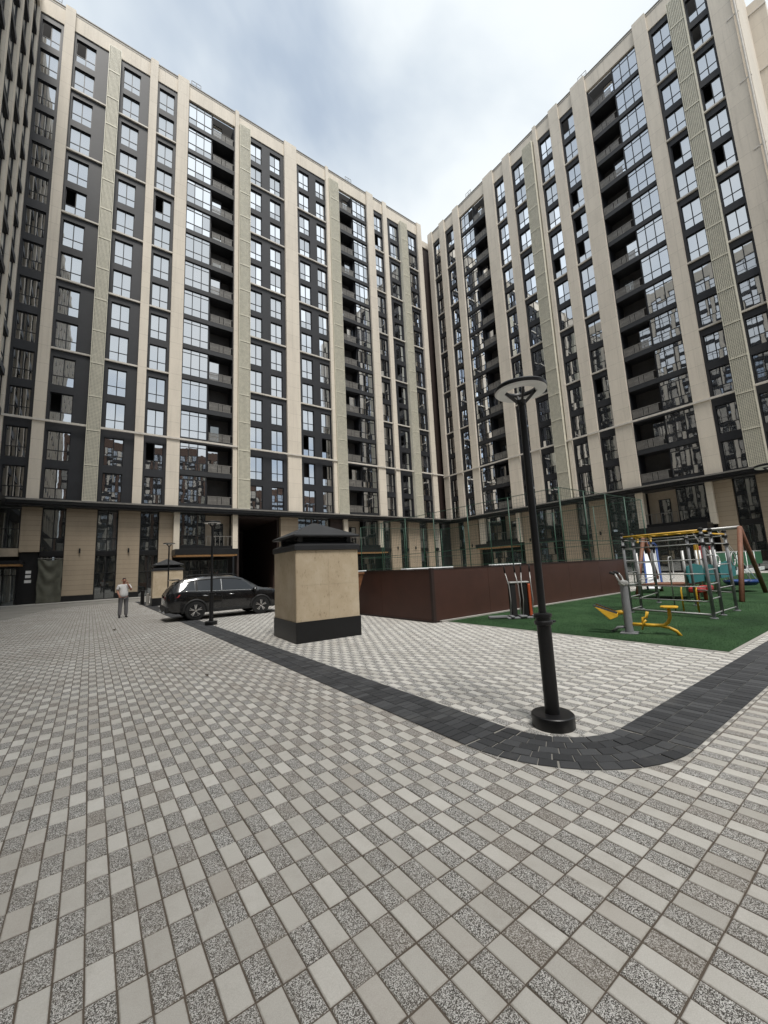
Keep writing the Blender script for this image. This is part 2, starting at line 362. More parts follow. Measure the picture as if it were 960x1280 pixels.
# single pavers near the camera: nearest 300 in view as objects, the rest joined
F3 = Vector(fx); R3 = Vector(rx); U3 = Vector(ux)
def inview(x, y, z=0.0, mx=0.0):
    d = Vector((x, y, z - 1.6)); c = d.dot(F3)
    if c < 0.1: return False
    return abs(d.dot(R3) / c) < 0.964 + mx and abs(d.dot(U3) / c) < 1.285 + mx
cells = []
for iu in range(int(-9 / PX), int(15 / PX)):
    for iv in range(-16, int(14.5 / PY)):
        x, y = OX + (iu + .5) * PX, OY + (iv + .5) * PY; d = math.hypot(x, y)
        if d > 15: continue
        a = math.degrees(math.atan2(x, y))
        if d > 2.2 and not (-22 < a < 97): continue
        if y < -1.6 or blocked(x, y): continue
        cs = [in_band(x + sx * PX * .5, y + sy * PY * .5) for sx in (-1, 1) for sy in (-1, 1)]
        if all(cs): continue
        cells.append((d, x, y, any(cs) or in_band(x, y)))
cells.sort()
pt = MB()
hx, hy, bv = PX / 2 - 0.0034, PY / 2 - 0.0034, 0.004
def brick_geo(hx, hy, bv, dep=0.03, jit=None):
    top = [(-hx + bv, -hy + bv, 0), (hx - bv, -hy + bv, 0), (hx - bv, hy - bv, 0), (-hx + bv, hy - bv, 0)]
    mid = [(-hx, -hy, -bv * .8), (hx, -hy, -bv * .8), (hx, hy, -bv * .8), (-hx, hy, -bv * .8)]
    low = [(x, y, -dep) for x, y, _ in mid]
    fs = [(0, 1, 2, 3)] + [(4 + i, 4 + (i + 1) % 4, (i + 1) % 4, i) for i in range(4)] + [(8 + i, 8 + (i + 1) % 4, 4 + (i + 1) % 4, 4 + i) for i in range(4)]
    return top + mid + low, fs
bvs, bfs = brick_geo(hx, hy, bv)
paver_me = MB().add(bvs, bfs).mesh('paver', 'paver')
cnt = 0; rest = MB()
def clip_to_band(poly):
    """cut a paver's outline along the border's edge (approximate: pull corners out of the band)"""
    out = []
    for (x, y) in poly:
        if in_band(x, y):
            if x < CX and y < CY:
                d = math.hypot(x - CX, y - CY); t = RO + .004 if d > (RO + RI) / 2 else RI - .004
                x, y = CX + (x - CX) * t / d, CY + (y - CY) * t / d
            elif y >= CY: x = CX - RO - .004 if x < CX - (RO + RI) / 2 else CX - RI + .004
            else: y = CY - RO - .004 if y < CY - (RO + RI) / 2 else CY - RI + .004
        out.append((x, y))
    return out
bva = np.array(bvs)
for d, x, y, cut in cells:
    jx, jy, jz, ja = random.gauss(0, .0011), random.gauss(0, .0011), abs(random.gauss(0, .0012)), random.gauss(0, .006)
    if not cut and cnt < 300 and inview(x, y, 0, -0.02):
        o = link('paver', paver_me, paved, (x + jx, y + jy, jz), (random.gauss(0, .006), random.gauss(0, .006), ja)); cnt += 1
        continue
    if cut:
        poly = clip_to_band([(x - hx, y - hy), (x + hx, y - hy), (x + hx, y + hy), (x - hx, y + hy)])
        A = sum(poly[i][0] * poly[(i + 1) % 4][1] - poly[(i + 1) % 4][0] * poly[i][1] for i in range(4)) / 2
        if A < 0.0018: continue
        rest.prism(poly, -.03, jz * .5); continue
    c, s = math.cos(ja), math.sin(ja); tx, ty = random.gauss(0, .006), random.gauss(0, .006)
    rest.add([(x + jx + q[0] * c - q[1] * s, y + jy + q[0] * s + q[1] * c, jz + q[2] + q[0] * ty + q[1] * tx) for q in bvs], bfs)
def raw_build(mb, name, mat, parent, tint=False):
    me = bpy.data.meshes.new(name); me.from_pydata(mb.v, [], mb.f); me.materials.append(M[mat])
    o = link(name, me, parent); o['kind'] = 'stuff'; return o
raw_build(rest, 'paving_stones', 'paver', paved)

# dark border of small setts
band = sheet('border_strip', [(CX - RO, 36.0), (CX - RO, CY)] + [(CX - RO * math.cos(t), CY - RO * math.sin(t)) for t in np.linspace(0, math.pi / 2, 24)] + [(26, CY - RO), (26, CY - RI)] +
             [(CX - RI * math.cos(t), CY - RI * math.sin(t)) for t in np.linspace(math.pi / 2, 0, 24)] + [(CX - RI, 36.0)], -0.002, 'asphalt_strip')
setts = []          # (dist, poly)
G = 0.0034
def rect(x0, x1, y0, y1): return [(x0 + G, y0 + G), (x1 - G, y0 + G), (x1 - G, y1 - G), (x0 + G, y1 - G)]
wst = (RO - RI) / 3
for k in range(3):
    y0 = CY - RO + k * wst; off = random.random() * .03
    for i in range(int((26 - CX) / .1)):
        x0 = CX + i * .1 + off
        setts.append((x0, y0, rect(x0, x0 + .1, y0, y0 + wst)))
    x0 = CX - RO + k * wst
    for i in range(int((36 - CY) / .1)):
        yy = CY + i * .1 + off
        setts.append((x0, yy, rect(x0, x0 + wst, yy, yy + .1)))
rows = 5; rw = (RO - RI) / rows
for k in range(rows):
    r0 = RI + k * rw; r1 = r0 + rw; n = max(6, int(round((r0 + r1) / 2 * math.pi / 2 / 0.155))); off = (k % 2) * .5
    for i in range(n):
        a0, a1 = (i + .0) / n * math.pi / 2, (i + 1.0) / n * math.pi / 2; g = G / r1
        j = random.gauss(0, .003)
        poly = [(CX - r * math.cos(a), CY - r * math.sin(a)) for r, a in ((r0 + G, a0 + g * 1.4 + j), (r1 - G, a0 + g * 1.4 + j), (r1 - G, a1 - g * 1.4 + j), (r0 + G, a1 - g * 1.4 + j))]
        setts.append((CX - r0, CY - r0 * .5, poly))
def ctr(p): return sum(q[0] for q in p) / 4, sum(q[1] for q in p) / 4
setts = [(math.hypot(*ctr(p)), p) for _, _, p in setts]; setts.sort(key=lambda t: t[0])
cnt = 0; rest = MB(); tints = []
def sett_geo(poly, z):
    cx, cy = ctr(poly); b = .0035
    tp = []
    for (x, y) in poly:
        dx, dy = x - cx, y - cy; l = math.hypot(dx, dy); tp.append((cx + dx * (1 - b * 1.5 / l), cy + dy * (1 - b * 1.5 / l), z + random.gauss(0, .0006)))
    vs = tp + [(x, y, z - b) for x, y in poly] + [(x, y, z - .03) for x, y in poly]
    return vs, [(3, 2, 1, 0), (0, 1, 2, 3)][1:] + [(4 + i, 4 + (i + 1) % 4, (i + 1) % 4, i) for i in range(4)] + [(8 + i, 8 + (i + 1) % 4, 4 + (i + 1) % 4, 4 + i) for i in range(4)]
sett_cache = {}
for d, p in setts:
    z = 0.006 + abs(random.gauss(0, .0012)); cx, cy = ctr(p)
    if cnt < 300 and inview(cx, cy, 0, -.02):
        vs, fs = sett_geo([(x - cx, y - cy) for x, y in p], 0)
        axis = p[0][0] == p[3][0] and p[0][1] == p[1][1]
        key = (round(p[1][0] - p[0][0], 4), round(p[2][1] - p[1][1], 4)) if axis else None
        me = sett_cache.get(key) if key else None
        if me is None:
            me = MB().add(vs, fs).mesh('sett', 'dark_paver')
            if key: sett_cache[key] = me
        link('sett', me, band, (cx, cy, z), (random.gauss(0, .006), random.gauss(0, .006), 0)); cnt += 1; continue
    if d > 24: continue
    vs, fs = sett_geo(p, z); rest.add(vs, fs); tints += [random.random()] * 12
o = raw_build(rest, 'border_setts', 'dark_paver', band)
at = o.data.attributes.new('tint', 'FLOAT', 'POINT'); at.data.foreach_set('value', tints)
# far stretch of the border: plain dark course
sheet('border_far', [(CX - RO, 24), (CX - RI, 24), (CX - RI, 36), (CX - RO, 36)], 0.003, 'dark_paver')

# turf playground with its pale kerb
turf = sheet('artificial_turf', [(TX0, TY0), (TX1, TY0), (TX1, TY1), (TX0, TY1)], 0.012, 'turf', th=0.012)
kerb = MB()
kerb.box(TX0 - .07, TX0 - .002, TY0 - .07, TY1, -.03, .008); kerb.box(TX0 - .002, TX1, TY0 - .07, TY0 - .002, -.03, .008)
kerb.build('turf_kerb', 'concrete', kind='structure')
# pile of the turf: many short blades near the front edge
tm = MB(); rr = random.Random(3)
for i in range(42000):
    x = TX0 + rr.random() ** 1.3 * 9; y = TY0 + rr.random() * (TY1 - TY0)
    a = rr.random() * 6.28; h = .009 + rr.random() * .009; wd = .003; dx, dy = math.cos(a) * wd, math.sin(a) * wd; lx, ly = rr.gauss(0, .007), rr.gauss(0, .007)
    tm.add([(x - dx, y - dy, .010), (x + dx, y + dy, .010), (x + lx, y + ly, .012 + h)], [(0, 1, 2)])
tp = raw_build(tm, 'turf_pile', 'turf', turf)

# grey apron and kerb along the far wing
ap = [(-6.4, 27.0), (-3.2, 26.6), (-2.6, 31), (-1.9, 34.6), (0.3, 36.4), (6, 37.2), (12.2, 37.4), (12.2, 43.2), (-6.4, 43.2)]
sheet('apron', ap, 0.004, 'asphalt_strip')
k = MB(); k.box(-6.4, 12.0, 41.3, 41.5, -.02, .12)
k.build('kerb', 'concrete', kind='structure', bevel=.02)
pv = MB(); pv.box(-6.4, 12.0, 41.5, 43.6, -.02, .11); pv.build('pavement', 'concrete', kind='structure')

# ================================================================== BUILDINGS
Z0, PAIR, ZT = 8.57, 6.78, 8.57 + 6.78 * 7      # band top, two-storey module, underside of parapet
ROOF = 58.05
FL = PAIR / 2
CACHE = {}
def frame_mesh(wd, ht, cols, rows_, t=0.072, dep=0.09):
    """window frame; rows_ = heights of transoms above the bottom"""
    key = ('f', round(wd, 2), round(ht, 2), cols, tuple(rows_))
    if key in CACHE: return CACHE[key]
    m = MB(); e = .002
    m.box(0, t, 0, dep, 0, ht); m.box(wd - t, wd, 0, dep, 0, ht); m.box(t, wd - t, 0, dep, 0, t); m.box(t, wd - t, 0, dep, ht - t, ht)
    for c in range(1, cols):
        x = wd * c / cols; m.box(x - t * .5, x + t * .5, e, dep - e, t, ht - t)
    for r in rows_: m.box(t, wd - t, e * 2, dep - e * 2, r - t * .45, r + t * .45)
    me = m.mesh('window', 'frame_dark'); CACHE[key] = me; return me
def pane_mesh(wd, ht, mat='glass'):
    key = ('p', round(wd, 2), round(ht, 2), mat)
    if key not in CACHE:
        CACHE[key] = MB().box(-wd / 2, wd / 2, 0, .02, -ht / 2, ht / 2).mesh('pane', mat)
    return CACHE[key]
class Bld:
    def __init__(s, name, label, loc, rz, npane, seed):
        s.e = thing(name, label, 'building', loc, rz); s.left = npane; s.rr = random.Random(seed); s.panes = MB()
    def window(s, u, z, wd, ht, cols, rows_, y=.16, opens=(), big=True, mat='glass'):
        f = link('window', frame_mesh(wd, ht, cols, rows_), s.e, (u, y, z))
        zs = [0.0] + list(rows_) + [ht]; cw = wd / cols; n = cols * (len(zs) - 1)
        single = big and s.left >= n
        if not single: g = MB()
        for c in range(cols):
            for r in range(len(zs) - 1):
                if (c, r) in opens: continue
                h = zs[r + 1] - zs[r]; pw, ph = cw - .05, h - .05
                cx, cz = (c + .5) * cw, zs[r] + h / 2
                ax, az = s.rr.gauss(0, .0035), s.rr.gauss(0, .0045)
                if single:
                    link('pane', pane_mesh(pw, ph, mat), f, (cx, .035, cz), (ax, 0, az)); s.left -= 1
                else:
                    hw, hh = pw / 2, ph / 2
                    g.add([(cx + a * hw, .045 + a * hw * az + b * hh * ax, cz + b * hh) for a, b in ((-1, -1), (1, -1), (1, 1), (-1, 1))], [(0, 1, 2, 3)])
        if not single: link('glazing', g.mesh('glazing', mat), f)
        return f
    def part(s, mb, name, mat, **kw): return mb.build(name, mat, s.e, **kw)
    def pilaster(s, a, b, z0=Z0, z1=ROOF + .15, y=-.32, back=.1, mat='cladding'):
        m = MB().box(a, b, y, back, z0, z1); return s.part(m, 'pilaster', mat)
    def grille(s, a, b, y=-.62, z1=ZT + .3):
        key = ('g', round(b - a, 2))
        n = 15; h = (z1 - Z0) / n
        if key not in CACHE:
            wd = b - a; m = MB(); t = .05
            m.box(0, t, 0, .08, 0, h); m.box(wd - t, wd, 0, .08, 0, h); m.box(t, wd - t, -.02, .08, 0, .10)
            nv = 9; nh = 24
            for i in range(1, nv): x = t + (wd - 2 * t) * i / nv; m.box(x - .022, x + .022, .01, .05, .06, h)
            for i in range(1, nh): z = .06 + (h - .06) * i / nh; m.box(t, wd - t, .014, .054, z - .022, z + .022)
            CACHE[key] = m.mesh('grille_panel', 'grille')
        sh = s.part(MB().box(a + .03, b - .03, y + .1, 0, Z0 + .02, z1 - .02), 'grille_shaft', 'grille_back')
        for i in range(n): link('grille_panel', CACHE[key], sh, (a, y, Z0 + i * h))
        s.part(MB().box(a - .01, a + .04, y + .085, .05, Z0, z1).box(b - .04, b + .01, y + .085, .05, Z0, z1).box(a + .04, b - .04, y + .085, .05, z1 - .05, z1), 'grille_side', 'grille')
    def wall(s, a, b, wins, dark='dark_panel', opens=None, ledge=True, big=True, blank=()):
        """bay of dark wall with columns of windows; wins = [(u0,u1)...]"""
        m = MB(); y0, y1 = 0, .3
        us = [a] + [u for w_ in wins for u in w_] + [b]
        for i in range(0, len(us), 2):
            if us[i + 1] - us[i] > .02: m.box(us[i], us[i + 1], y0, y1, Z0, ZT)
        zs = []
        for p in range(7):
            zb = Z0 + p * PAIR; zs += [(zb + .17, zb + 2.79), (zb + 3.49, zb + 6.11)]
        for (w0, w1) in wins:
            lo = Z0
            for za, zb in zs:
                m.box(w0, w1, y0 + .002, y1, lo, za); lo = zb
            m.box(w0, w1, y0 + .002, y1, lo, ZT)
        s.part(m, 'wall_panel', dark)
        if ledge:
            for p in range(1, 7):
                if p == 1: continue
                zb = Z0 + p * PAIR; s.part(MB().box(a, b, -.15, 0.001, zb - .05, zb + .11), 'ledge', 'ledge')
        for (w0, w1) in wins:
            for i, (za, zb) in enumerate(zs):
                op = []
                if s.rr.random() < .16: op = [(0, 1)]
                if opens is not None: op = [(0, 1)] if i in opens else []
                s.window(w0, za, w1 - w0, zb - za, 2, [.92], opens=op, big=big)
    def balcony(s, a, b, sp, side, big=True):
        """glazed part and open loggia; side = 'R' when the loggia is on the right of the glazing"""
        g0, g1, o0, o1 = (a, sp, sp, b) if side == 'R' else (sp, b, a, sp)
        # frame walls round the stack
        s.part(MB().box(a, a + .06, -.02, 1.7, Z0, ZT).box(b - .06, b, -.02, 1.7, Z0, ZT), 'loggia_cheek', 'dark_panel')
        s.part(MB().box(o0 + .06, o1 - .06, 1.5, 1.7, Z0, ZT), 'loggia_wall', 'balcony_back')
        s.part(MB().box(sp - .05, sp + .05, .25, 1.5, Z0, ZT), 'loggia_divider', 'dark_panel')
        for i in range(14):
            zb = Z0 + i * FL
            s.part(MB().box(a + .06, b - .06, -.05, 1.5, zb - .12, zb + .36), 'floor_slab', 'slab_edge')
            s.window(g0 + .06, zb + .38, g1 - g0 - .12, FL - .52, 3, [.85, FL - .52 - .42], y=.06, big=big, opens=[(2, 1)] if s.rr.random() < .05 else ())
            # railing: three perforated screens between posts
            r = s.part(MB().box(o0 + .06, o1 - .06, -.04, .0, zb + 1.22, zb + 1.27).box(o0 + .06, o1 - .06, -.04, 0, zb + .40, zb + .44), 'railing', 'rail_grey')
            wd = (o1 - o0 - .12); x = o0 + .06
            for fr in (.40, .18, .36):
                key = ('rail', round(wd * fr, 2))
                if key not in CACHE:
                    m = MB(); ww = wd * fr - .08; m.box(.04, .04 + .03, -.03, 0, 0, .76).box(.01 + ww, .04 + ww, -.03, 0, 0, .76)
                    nb = max(3, int(ww / .075))
                    for k_ in range(nb): xx = .07 + (ww - .06) * (k_ + .5) / nb; m.box(xx - .024, xx + .024, -.025, -.005, 0, .76)
                    m.box(.05, .03 + ww, -.028, -.002, .36, .42)
                    CACHE[key] = m.mesh('railing_screen', 'rail_grey')
                link('railing_screen', CACHE[key], r, (x, 0, zb + .45)); x += wd * fr
            # door and window at the back of the loggia
            if i % 3 == 1:
                s.window((o0 + .15) if side == 'R' else (o1 - 1.25), zb + .4, 1.1, 2.5, 1, [1.0], y=.7, big=False, mat='glass')
            elif s.rr.random() < .5:
                s.window(o0 + .5, zb + .4, 1.0, 2.2, 1, [1.0], y=1.42, big=False, mat='glass_base')
    def parapet(s, a, b):
        s.part(MB().box(a, b, -.08, .3, ZT - .02, ROOF), 'parapet', 'cladding')
        s.part(MB().box(a - .0, b + .0, -.14, .36, ROOF, ROOF + .10), 'parapet_cap', 'roof_cap')
        s.part(MB().box(a, b, -.10, -.082, ROOF - .26, ROOF - .20), 'parapet_joint', 'roof_cap')
    def core(s, a, b, dep=12.0, z0=8.2):
        s.part(MB().box(a, b, 1.72, dep, z0, ROOF - .35), 'core', 'interior')
    def bandline(s, a, b, y=-.75):
        s.part(MB().box(a, b, y, .3, 8.16, 8.50), 'canopy_band', 'black_band')
        s.part(MB().box(a, b, y - .05, y + .0, 8.42, 8.56), 'canopy_edge', 'rail_grey')
        s.part(MB().box(a, b, y + .12, .6, 7.98, 8.157), 'canopy_soffit', 'black_band')
    def belt(s, a, b, z=Z0 + PAIR):
        s.part(MB().box(a, b, -.44, -.30, z - .06, z + .12), 'belt_rail', 'ledge')
    # ground storeys
    def base_panel(s, a, b, z0=.58, z1=7.98, y=.25, mat='base_stone', plinth=True):
        s.part(MB().box(a, b, y, .8, z0, z1), 'base_panel', mat)
        if plinth: s.part(MB().box(a - .02, b + .02, y - .04, .8, .0, z0 - .003), 'plinth', 'black_metal')
    def base_glass(s, a, b, z0=.1, z1=7.98, split=4.15, cols=2, y=.5):
        s.window(a, split + .15, b - a, z1 - split - .15, cols, [1.15], y=y, big=False, mat='glass_base')
        s.part(MB().box(a, b, y - .12, y + .2, split - .22, split + .14), 'transom_panel', 'black_metal')
        s.window(a, z0, b - a, split - .22 - z0, cols, [2.3], y=y, big=False, mat='glass_base')
    def cream_post(s, a, b, z0=4.2, z1=7.98): s.part(MB().box(a, b, -.1, .6, z0, z1), 'cream_post', 'cream')
    def canopy(s, a, b, z=3.55, h=.55, y=-1.7):
        s.part(MB().box(a, b, y, .3, z + .22, z + .22 + h), 'entrance_canopy', 'black_metal', bevel=.015)
        s.part(MB().box(a + .12, b - .12, y + .05, .25, z + .08, z + .217), 'canopy_soffit', 'soffit_wood')
    def base_loggia(s, a, b, sp, side):
        g0, g1, o0, o1 = (a, sp, sp, b) if side == 'R' else (sp, b, a, sp)
        s.window(g0, 4.75, g1 - g0 - .05, 3.2, 3, [1.0], y=.3, big=False, mat='glass_base')
        s.part(MB().box(o0, o1, 1.2, 1.4, 4.4, 7.98), 'loggia_wall', 'tile_beige')
        s.window(o0 + .9, 4.75, 1.0, 2.4, 1, [], y=1.12, big=False, mat='glass_base')
        s.part(MB().box(a, b, -.1, 1.4, 4.3, 4.72), 'floor_slab', 'black_metal')
        r = MB().box(o0, o1, .0, .04, 5.66, 5.71)
        for k_ in range(7): x = o0 + (o1 - o0) * k_ / 6 * .98; r.box(x, x + .04, .005, .035, 4.72, 5.66)
        s.part(r, 'railing', 'rail_grey')
        s.base_glass(a + .3, b - .3, split=3.3, z1=3.25 + .9, cols=4, y=1.1) if False else s.window(a + .2, .05, b - a - .4, 3.3, 5, [2.3], y=.9, big=False, mat='glass_base')
        s.canopy(a - .6, b + .15)
    def backing(s, a, b, z0=0, z1=8.0, y=1.45):
        s.part(MB().box(a, b, y, y + .3, z0, z1), 'ground_floor_wall', 'interior')

K = .9925       # pilasters stand proud of the wall: pull their measured edges in
def pk(x): return x * K
# ---------------------------------------------------------------- far wing (faces -Y)
A = Bld('apartment_building', 'long beige and charcoal apartment block across the left, behind the parked car', (0, 43, 0), 0, 300, 11)
for a, b in ((-4.53, -3.73), (2.77, 3.50), (5.45, 6.60), (11.76, 12.2), (18.0, 19.7), (24.05, 24.5), (30.95, 32.15), (33.95, 34.7), (40.95, 41.9)): A.pilaster(a, b)
A.wall(-6.45, -4.53, [(-6.15, -4.75)], ledge=False, opens=(13,))
A.wall(-3.73, -.9, [(-3.55, -1.95)], opens=(2, 8, 13))
A.wall(.12, 2.77, [(.42, 1.95)], opens=())
A.wall(3.50, 5.45, [(3.70, 5.22)], opens=(9, 1))
A.balcony(6.60, 11.76, 9.25, 'R')
A.wall(13.5, 18.0, [(13.68, 15.1), (16.14, 17.56)], opens=())
A.wall(19.7, 24.05, [(20.12, 21.6), (22.62, 24.0)], opens=(1, 2))
A.balcony(25.95, 30.95, 28.5, 'L', big=False)
A.wall(32.15, 33.95, [(32.36, 33.85)], opens=(12,), big=False)
A.wall(34.7, 37.2, [(35.4, 37.0)], opens=(5,), big=False)
A.wall(38.5, 40.95, [(39.2, 40.75)], opens=(), big=False)
A.grille(-.9, .12); A.grille(12.24, 13.5); A.grille(24.52, 25.93); A.grille(37.2, 38.5)
# dark recess in the inner corner
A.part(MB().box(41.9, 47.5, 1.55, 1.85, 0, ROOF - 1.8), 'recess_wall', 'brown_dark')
A.part(MB().box(41.9, 47.5, 1.4, 1.85, ROOF - 1.78, ROOF - .6), 'recess_parapet', 'cladding')
A.part(MB().box(41.9, 41.96, .1, 1.55, 0, ROOF - .4), 'recess_cheek', 'cladding')
A.parapet(-6.45, 41.9); A.core(-6.45, 41.85); A.bandline(-6.45, 43.6); A.belt(-6.45, 12.2); A.belt(13.52, 24.5); A.belt(25.95, 37.18); A.belt(38.5, 43.2)
A.base_panel(-4.77, -3.5, z0=4.3, plinth=False); A.base_panel(-1.9, .24); A.base_panel(1.84, 3.54); A.base_panel(5.1, 6.29)
A.cream_post(6.3, 6.82); A.cream_post(11.85, 12.37); A.base_panel(17.24, 19.38, z0=.4); A.base_panel(23.6, 25.5, mat='brown_dark')
A.cream_post(25.4, 25.95); A.cream_post(30.85, 31.45)
for a, b in ((33.0, 34.6), (36.1, 38.2), (39.8, 41.0)): A.base_panel(a, b, mat='base_stone')
A.base_glass(-3.48, -1.92); A.base_glass(.26, 1.82); A.base_glass(3.56, 5.08); A.base_glass(19.4, 23.58, cols=4); A.base_glass(31.5, 32.98); A.base_glass(34.62, 36.08); A.base_glass(38.22, 39.78); A.base_glass(41.02, 43, cols=2)
A.base_loggia(6.82, 11.85, 9.29, 'R'); A.base_loggia(25.95, 30.85, 28.5, 'L')
A.backing(-6.45, 12.3); A.backing(17.3, 44.6)
# entrance in the left corner
A.window(-6.4, .05, 1.62, 3.0, 2, [2.4], y=.6, big=False, mat='glass_base')
A.window(-6.4, 4.6, 1.6, 3.3, 2, [1.6], y=.5, big=False, mat='glass_base')
A.part(MB().box(-6.4, -4.8, .3, .8, 3.95, 4.6), 'base_panel', 'tile_beige')
A.part(MB().box(-4.75, -3.52, .6, .8, 0.02, 4.28), 'base_panel', 'black_metal')
A.canopy(-6.4, -4.3, z=3.05, h=.25)
# archway passage through the wing
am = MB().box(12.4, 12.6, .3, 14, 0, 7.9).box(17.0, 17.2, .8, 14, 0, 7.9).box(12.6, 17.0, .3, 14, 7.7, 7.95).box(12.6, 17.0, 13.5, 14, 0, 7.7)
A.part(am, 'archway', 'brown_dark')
for sx in (-4.03, .0): pass
for u in (-.85, 2.7, 34.0, 37.2):
    A.part(MB().box(u - .06, u + .06, .1, .246, 4.15, 4.55), 'wall_lamp', 'black_metal', bevel=.01)
# steel roof railings
def roof_rail(B, u):
    m = MB()
    for dx in (0, .5, 1.0): m.tube([(u + dx, .15, ROOF + .1), (u + dx, .15, ROOF + 1.0)], .03, 6)
    m.tube([(u, .15, ROOF + 1.0), (u + 1.0, .15, ROOF + 1.0)], .03, 6); m.tube([(u, .15, ROOF + .6), (u + 1.0, .15, ROOF + .6)], .02, 6)
    B.part(m, 'roof_railing', 'rail_grey')
for u in (-5.9, 6.9, 27.6): roof_rail(A, u)

# ---------------------------------------------------------------- right wing (faces -X); u = 43.7 - Y
B = Bld('apartment_building', 'long beige and charcoal apartment block across the right, behind the playground', (44.6, 43.7, 0), R(-90), 300, 23)
for a, b in ((.0, 1.0), (2.76, 3.87), (5.86, 7.03), (12.09, 13.81), (15.59, 16.75), (20.42, 20.86), (22.72, 23.9), (25.66, 27.3), (32.57, 33.8), (38.5, 39.95)): B.pilaster(a, b)
B.wall(33.8, 35.6, [(34.0, 35.5)]); B.wall(36.85, 38.5, [(36.95, 38.35)], opens=(13, 12, 10, 8))
B.balcony(27.3, 32.57, 30.0, 'L')
B.wall(23.9, 25.66, [(24.05, 25.55)]); B.wall(20.86, 22.72, [(21.05, 22.55)])
B.wall(16.75, 18.85, [(16.95, 18.55)], big=False, opens=()); B.wall(13.81, 15.59, [(13.95, 15.45)], big=False, opens=())
B.balcony(7.03, 12.09, 9.66, 'R', big=False)
B.wall(3.87, 5.86, [(4.1, 5.65)], big=False); B.wall(1.0, 2.76, [(1.2, 2.6)], big=False)
B.grille(18.85, 20.25); B.grille(35.62, 36.84)
B.parapet(0, 39.95); B.core(0, 39.95); B.bandline(0, 46); B.belt(0, 18.8); B.belt(20.3, 35.6); B.belt(36.86, 40)
for a, b in ((0, 1.6), (2.9, 5.6), (13.0, 14.9), (18.2, 20.2), (21.7, 23.6), (32.8, 34.2)): B.base_panel(a, b)
for a, b in ((6.1, 7.1), (12.3, 12.85), (26.6, 27.3), (32.4, 32.9)): B.cream_post(a, b)
B.base_glass(1.62, 2.88); B.base_glass(14.92, 18.18, cols=3); B.base_glass(20.22, 21.68); B.base_glass(23.62, 26.58, cols=3); B.base_glass(34.25, 35.75); B.base_panel(35.8, 37.4); B.base_glass(37.45, 39.9)
B.base_loggia(7.1, 12.3, 9.7, 'R'); B.base_loggia(27.3, 32.4, 30.0, 'L')
B.backing(0, 46)
for u in (4.3, 13.9, 22.6): B.part(MB().box(u - .06, u + .06, .1, .246, 4.15, 4.55), 'wall_lamp', 'black_metal', bevel=.01)
for u in (8.5, 26.5): roof_rail(B, u)
# plain end bay, rain pipe and set-back end wall
B.part(MB().box(39.95, 40.25, -.1, 8, 0, ROOF), 'end_wall', 'cladding')
B.part(MB().tube([(40.15, -.42, 8.6), (40.15, -.42, ROOF)], .07, 10), 'rain_pipe', 'ledge')
B.part(MB().box(39.95, 41.55, 7.4, 12, 8.2, 57.25), 'set_back_wall', 'cladding')
for i in range(1, 8):
    z = Z0 + i * PAIR; B.part(MB().box(39.5, 40.32, -.36, -.322, z - .05, z + .08), 'ledge', 'ledge'); B.part(MB().box(40.26, 41.6, 7.32, 7.395, z - .05, z + .08), 'ledge', 'ledge')

# ---------------------------------------------------------------- left wing (faces +X), mostly outside the frame; u = Y + 27
def simple_wing(name, label, loc, rz, length, height, seed, floors, bay=3.4, mat='cladding', gs=2):
    rr = random.Random(seed); e = thing(name, label, 'building', loc, rz)
    fh = (height - 2.0 - 8.5) / floors
    n = int(length / bay); bw = length / n
    wall = MB().box(0, length, .35, 10, 0, height - .1)
    wall.build('wall', 'dark_panel', e)
    MB().box(0, length, -.08, .3, height - 2, height).build('parapet', mat, e)
    MB().box(0, length, -.8, .3, 8.0, 8.5).build('canopy_band', 'black_band', e)
    for i in range(n + 1):
        MB().box(i * bw - .28, i * bw + .28, -.14, .345, 0 if i % 2 else 8.52, height + .2).build('pilaster', mat, e)
    spm = None
    for i in range(n):
        x0, x1 = i * bw + .28, (i + 1) * bw - .28
        for k_ in range(floors):
            z = 8.5 + k_ * fh
            if spm is None: spm = MB().box(0, x1 - x0, -.02, .34, 0, .55).mesh('spandrel', 'dark_panel')
            link('spandrel', spm, e, (x0, 0, z))
            wdw = link('window', frame_mesh(x1 - x0 - .1, fh - .65, 2, [.9]), e, (x0 + .05, .1, z + .6))
            g = MB(); az, ax = rr.gauss(0, .004), rr.gauss(0, .004); wd, ht = x1 - x0 - .2, fh - .75
            g.add([(.05, .05 - az, .05), (.05 + wd, .05 + az, .05), (.05 + wd, .05 + az + ax, .05 + ht), (.05, .05 - az + ax, .05 + ht)], [(0, 1, 2, 3)])
            link('glazing', g.mesh('glazing', 'glass'), wdw)
        g0 = MB().box(x0, x1, .1, .2, .2, 7.8); g0.build('shop_glazing', 'glass_base', e)
    return e
simple_wing('apartment_building', 'beige and charcoal apartment block cut off by the left edge of the picture', (-6.45, -27, 0), R(90), 69.95, 58.1, 5, 14)
simple_wing('apartment_building', 'apartment block behind the camera, seen only mirrored in the windows', (30, -30, 0), R(180), 36, 36.5, 6, 8, mat='brick_facade')
simple_wing('apartment_building', 'lower apartment block behind the camera, seen only mirrored in the lower windows', (74, -32, 0), R(180), 43, 27.5, 8, 6, mat='brick_facade')

# ================================================================== OBJECTS
def arc(c, r, a0, a1, n, f):
    return [f(c, r, R(a0 + (a1 - a0) * i / (n - 1))) for i in range(n)]
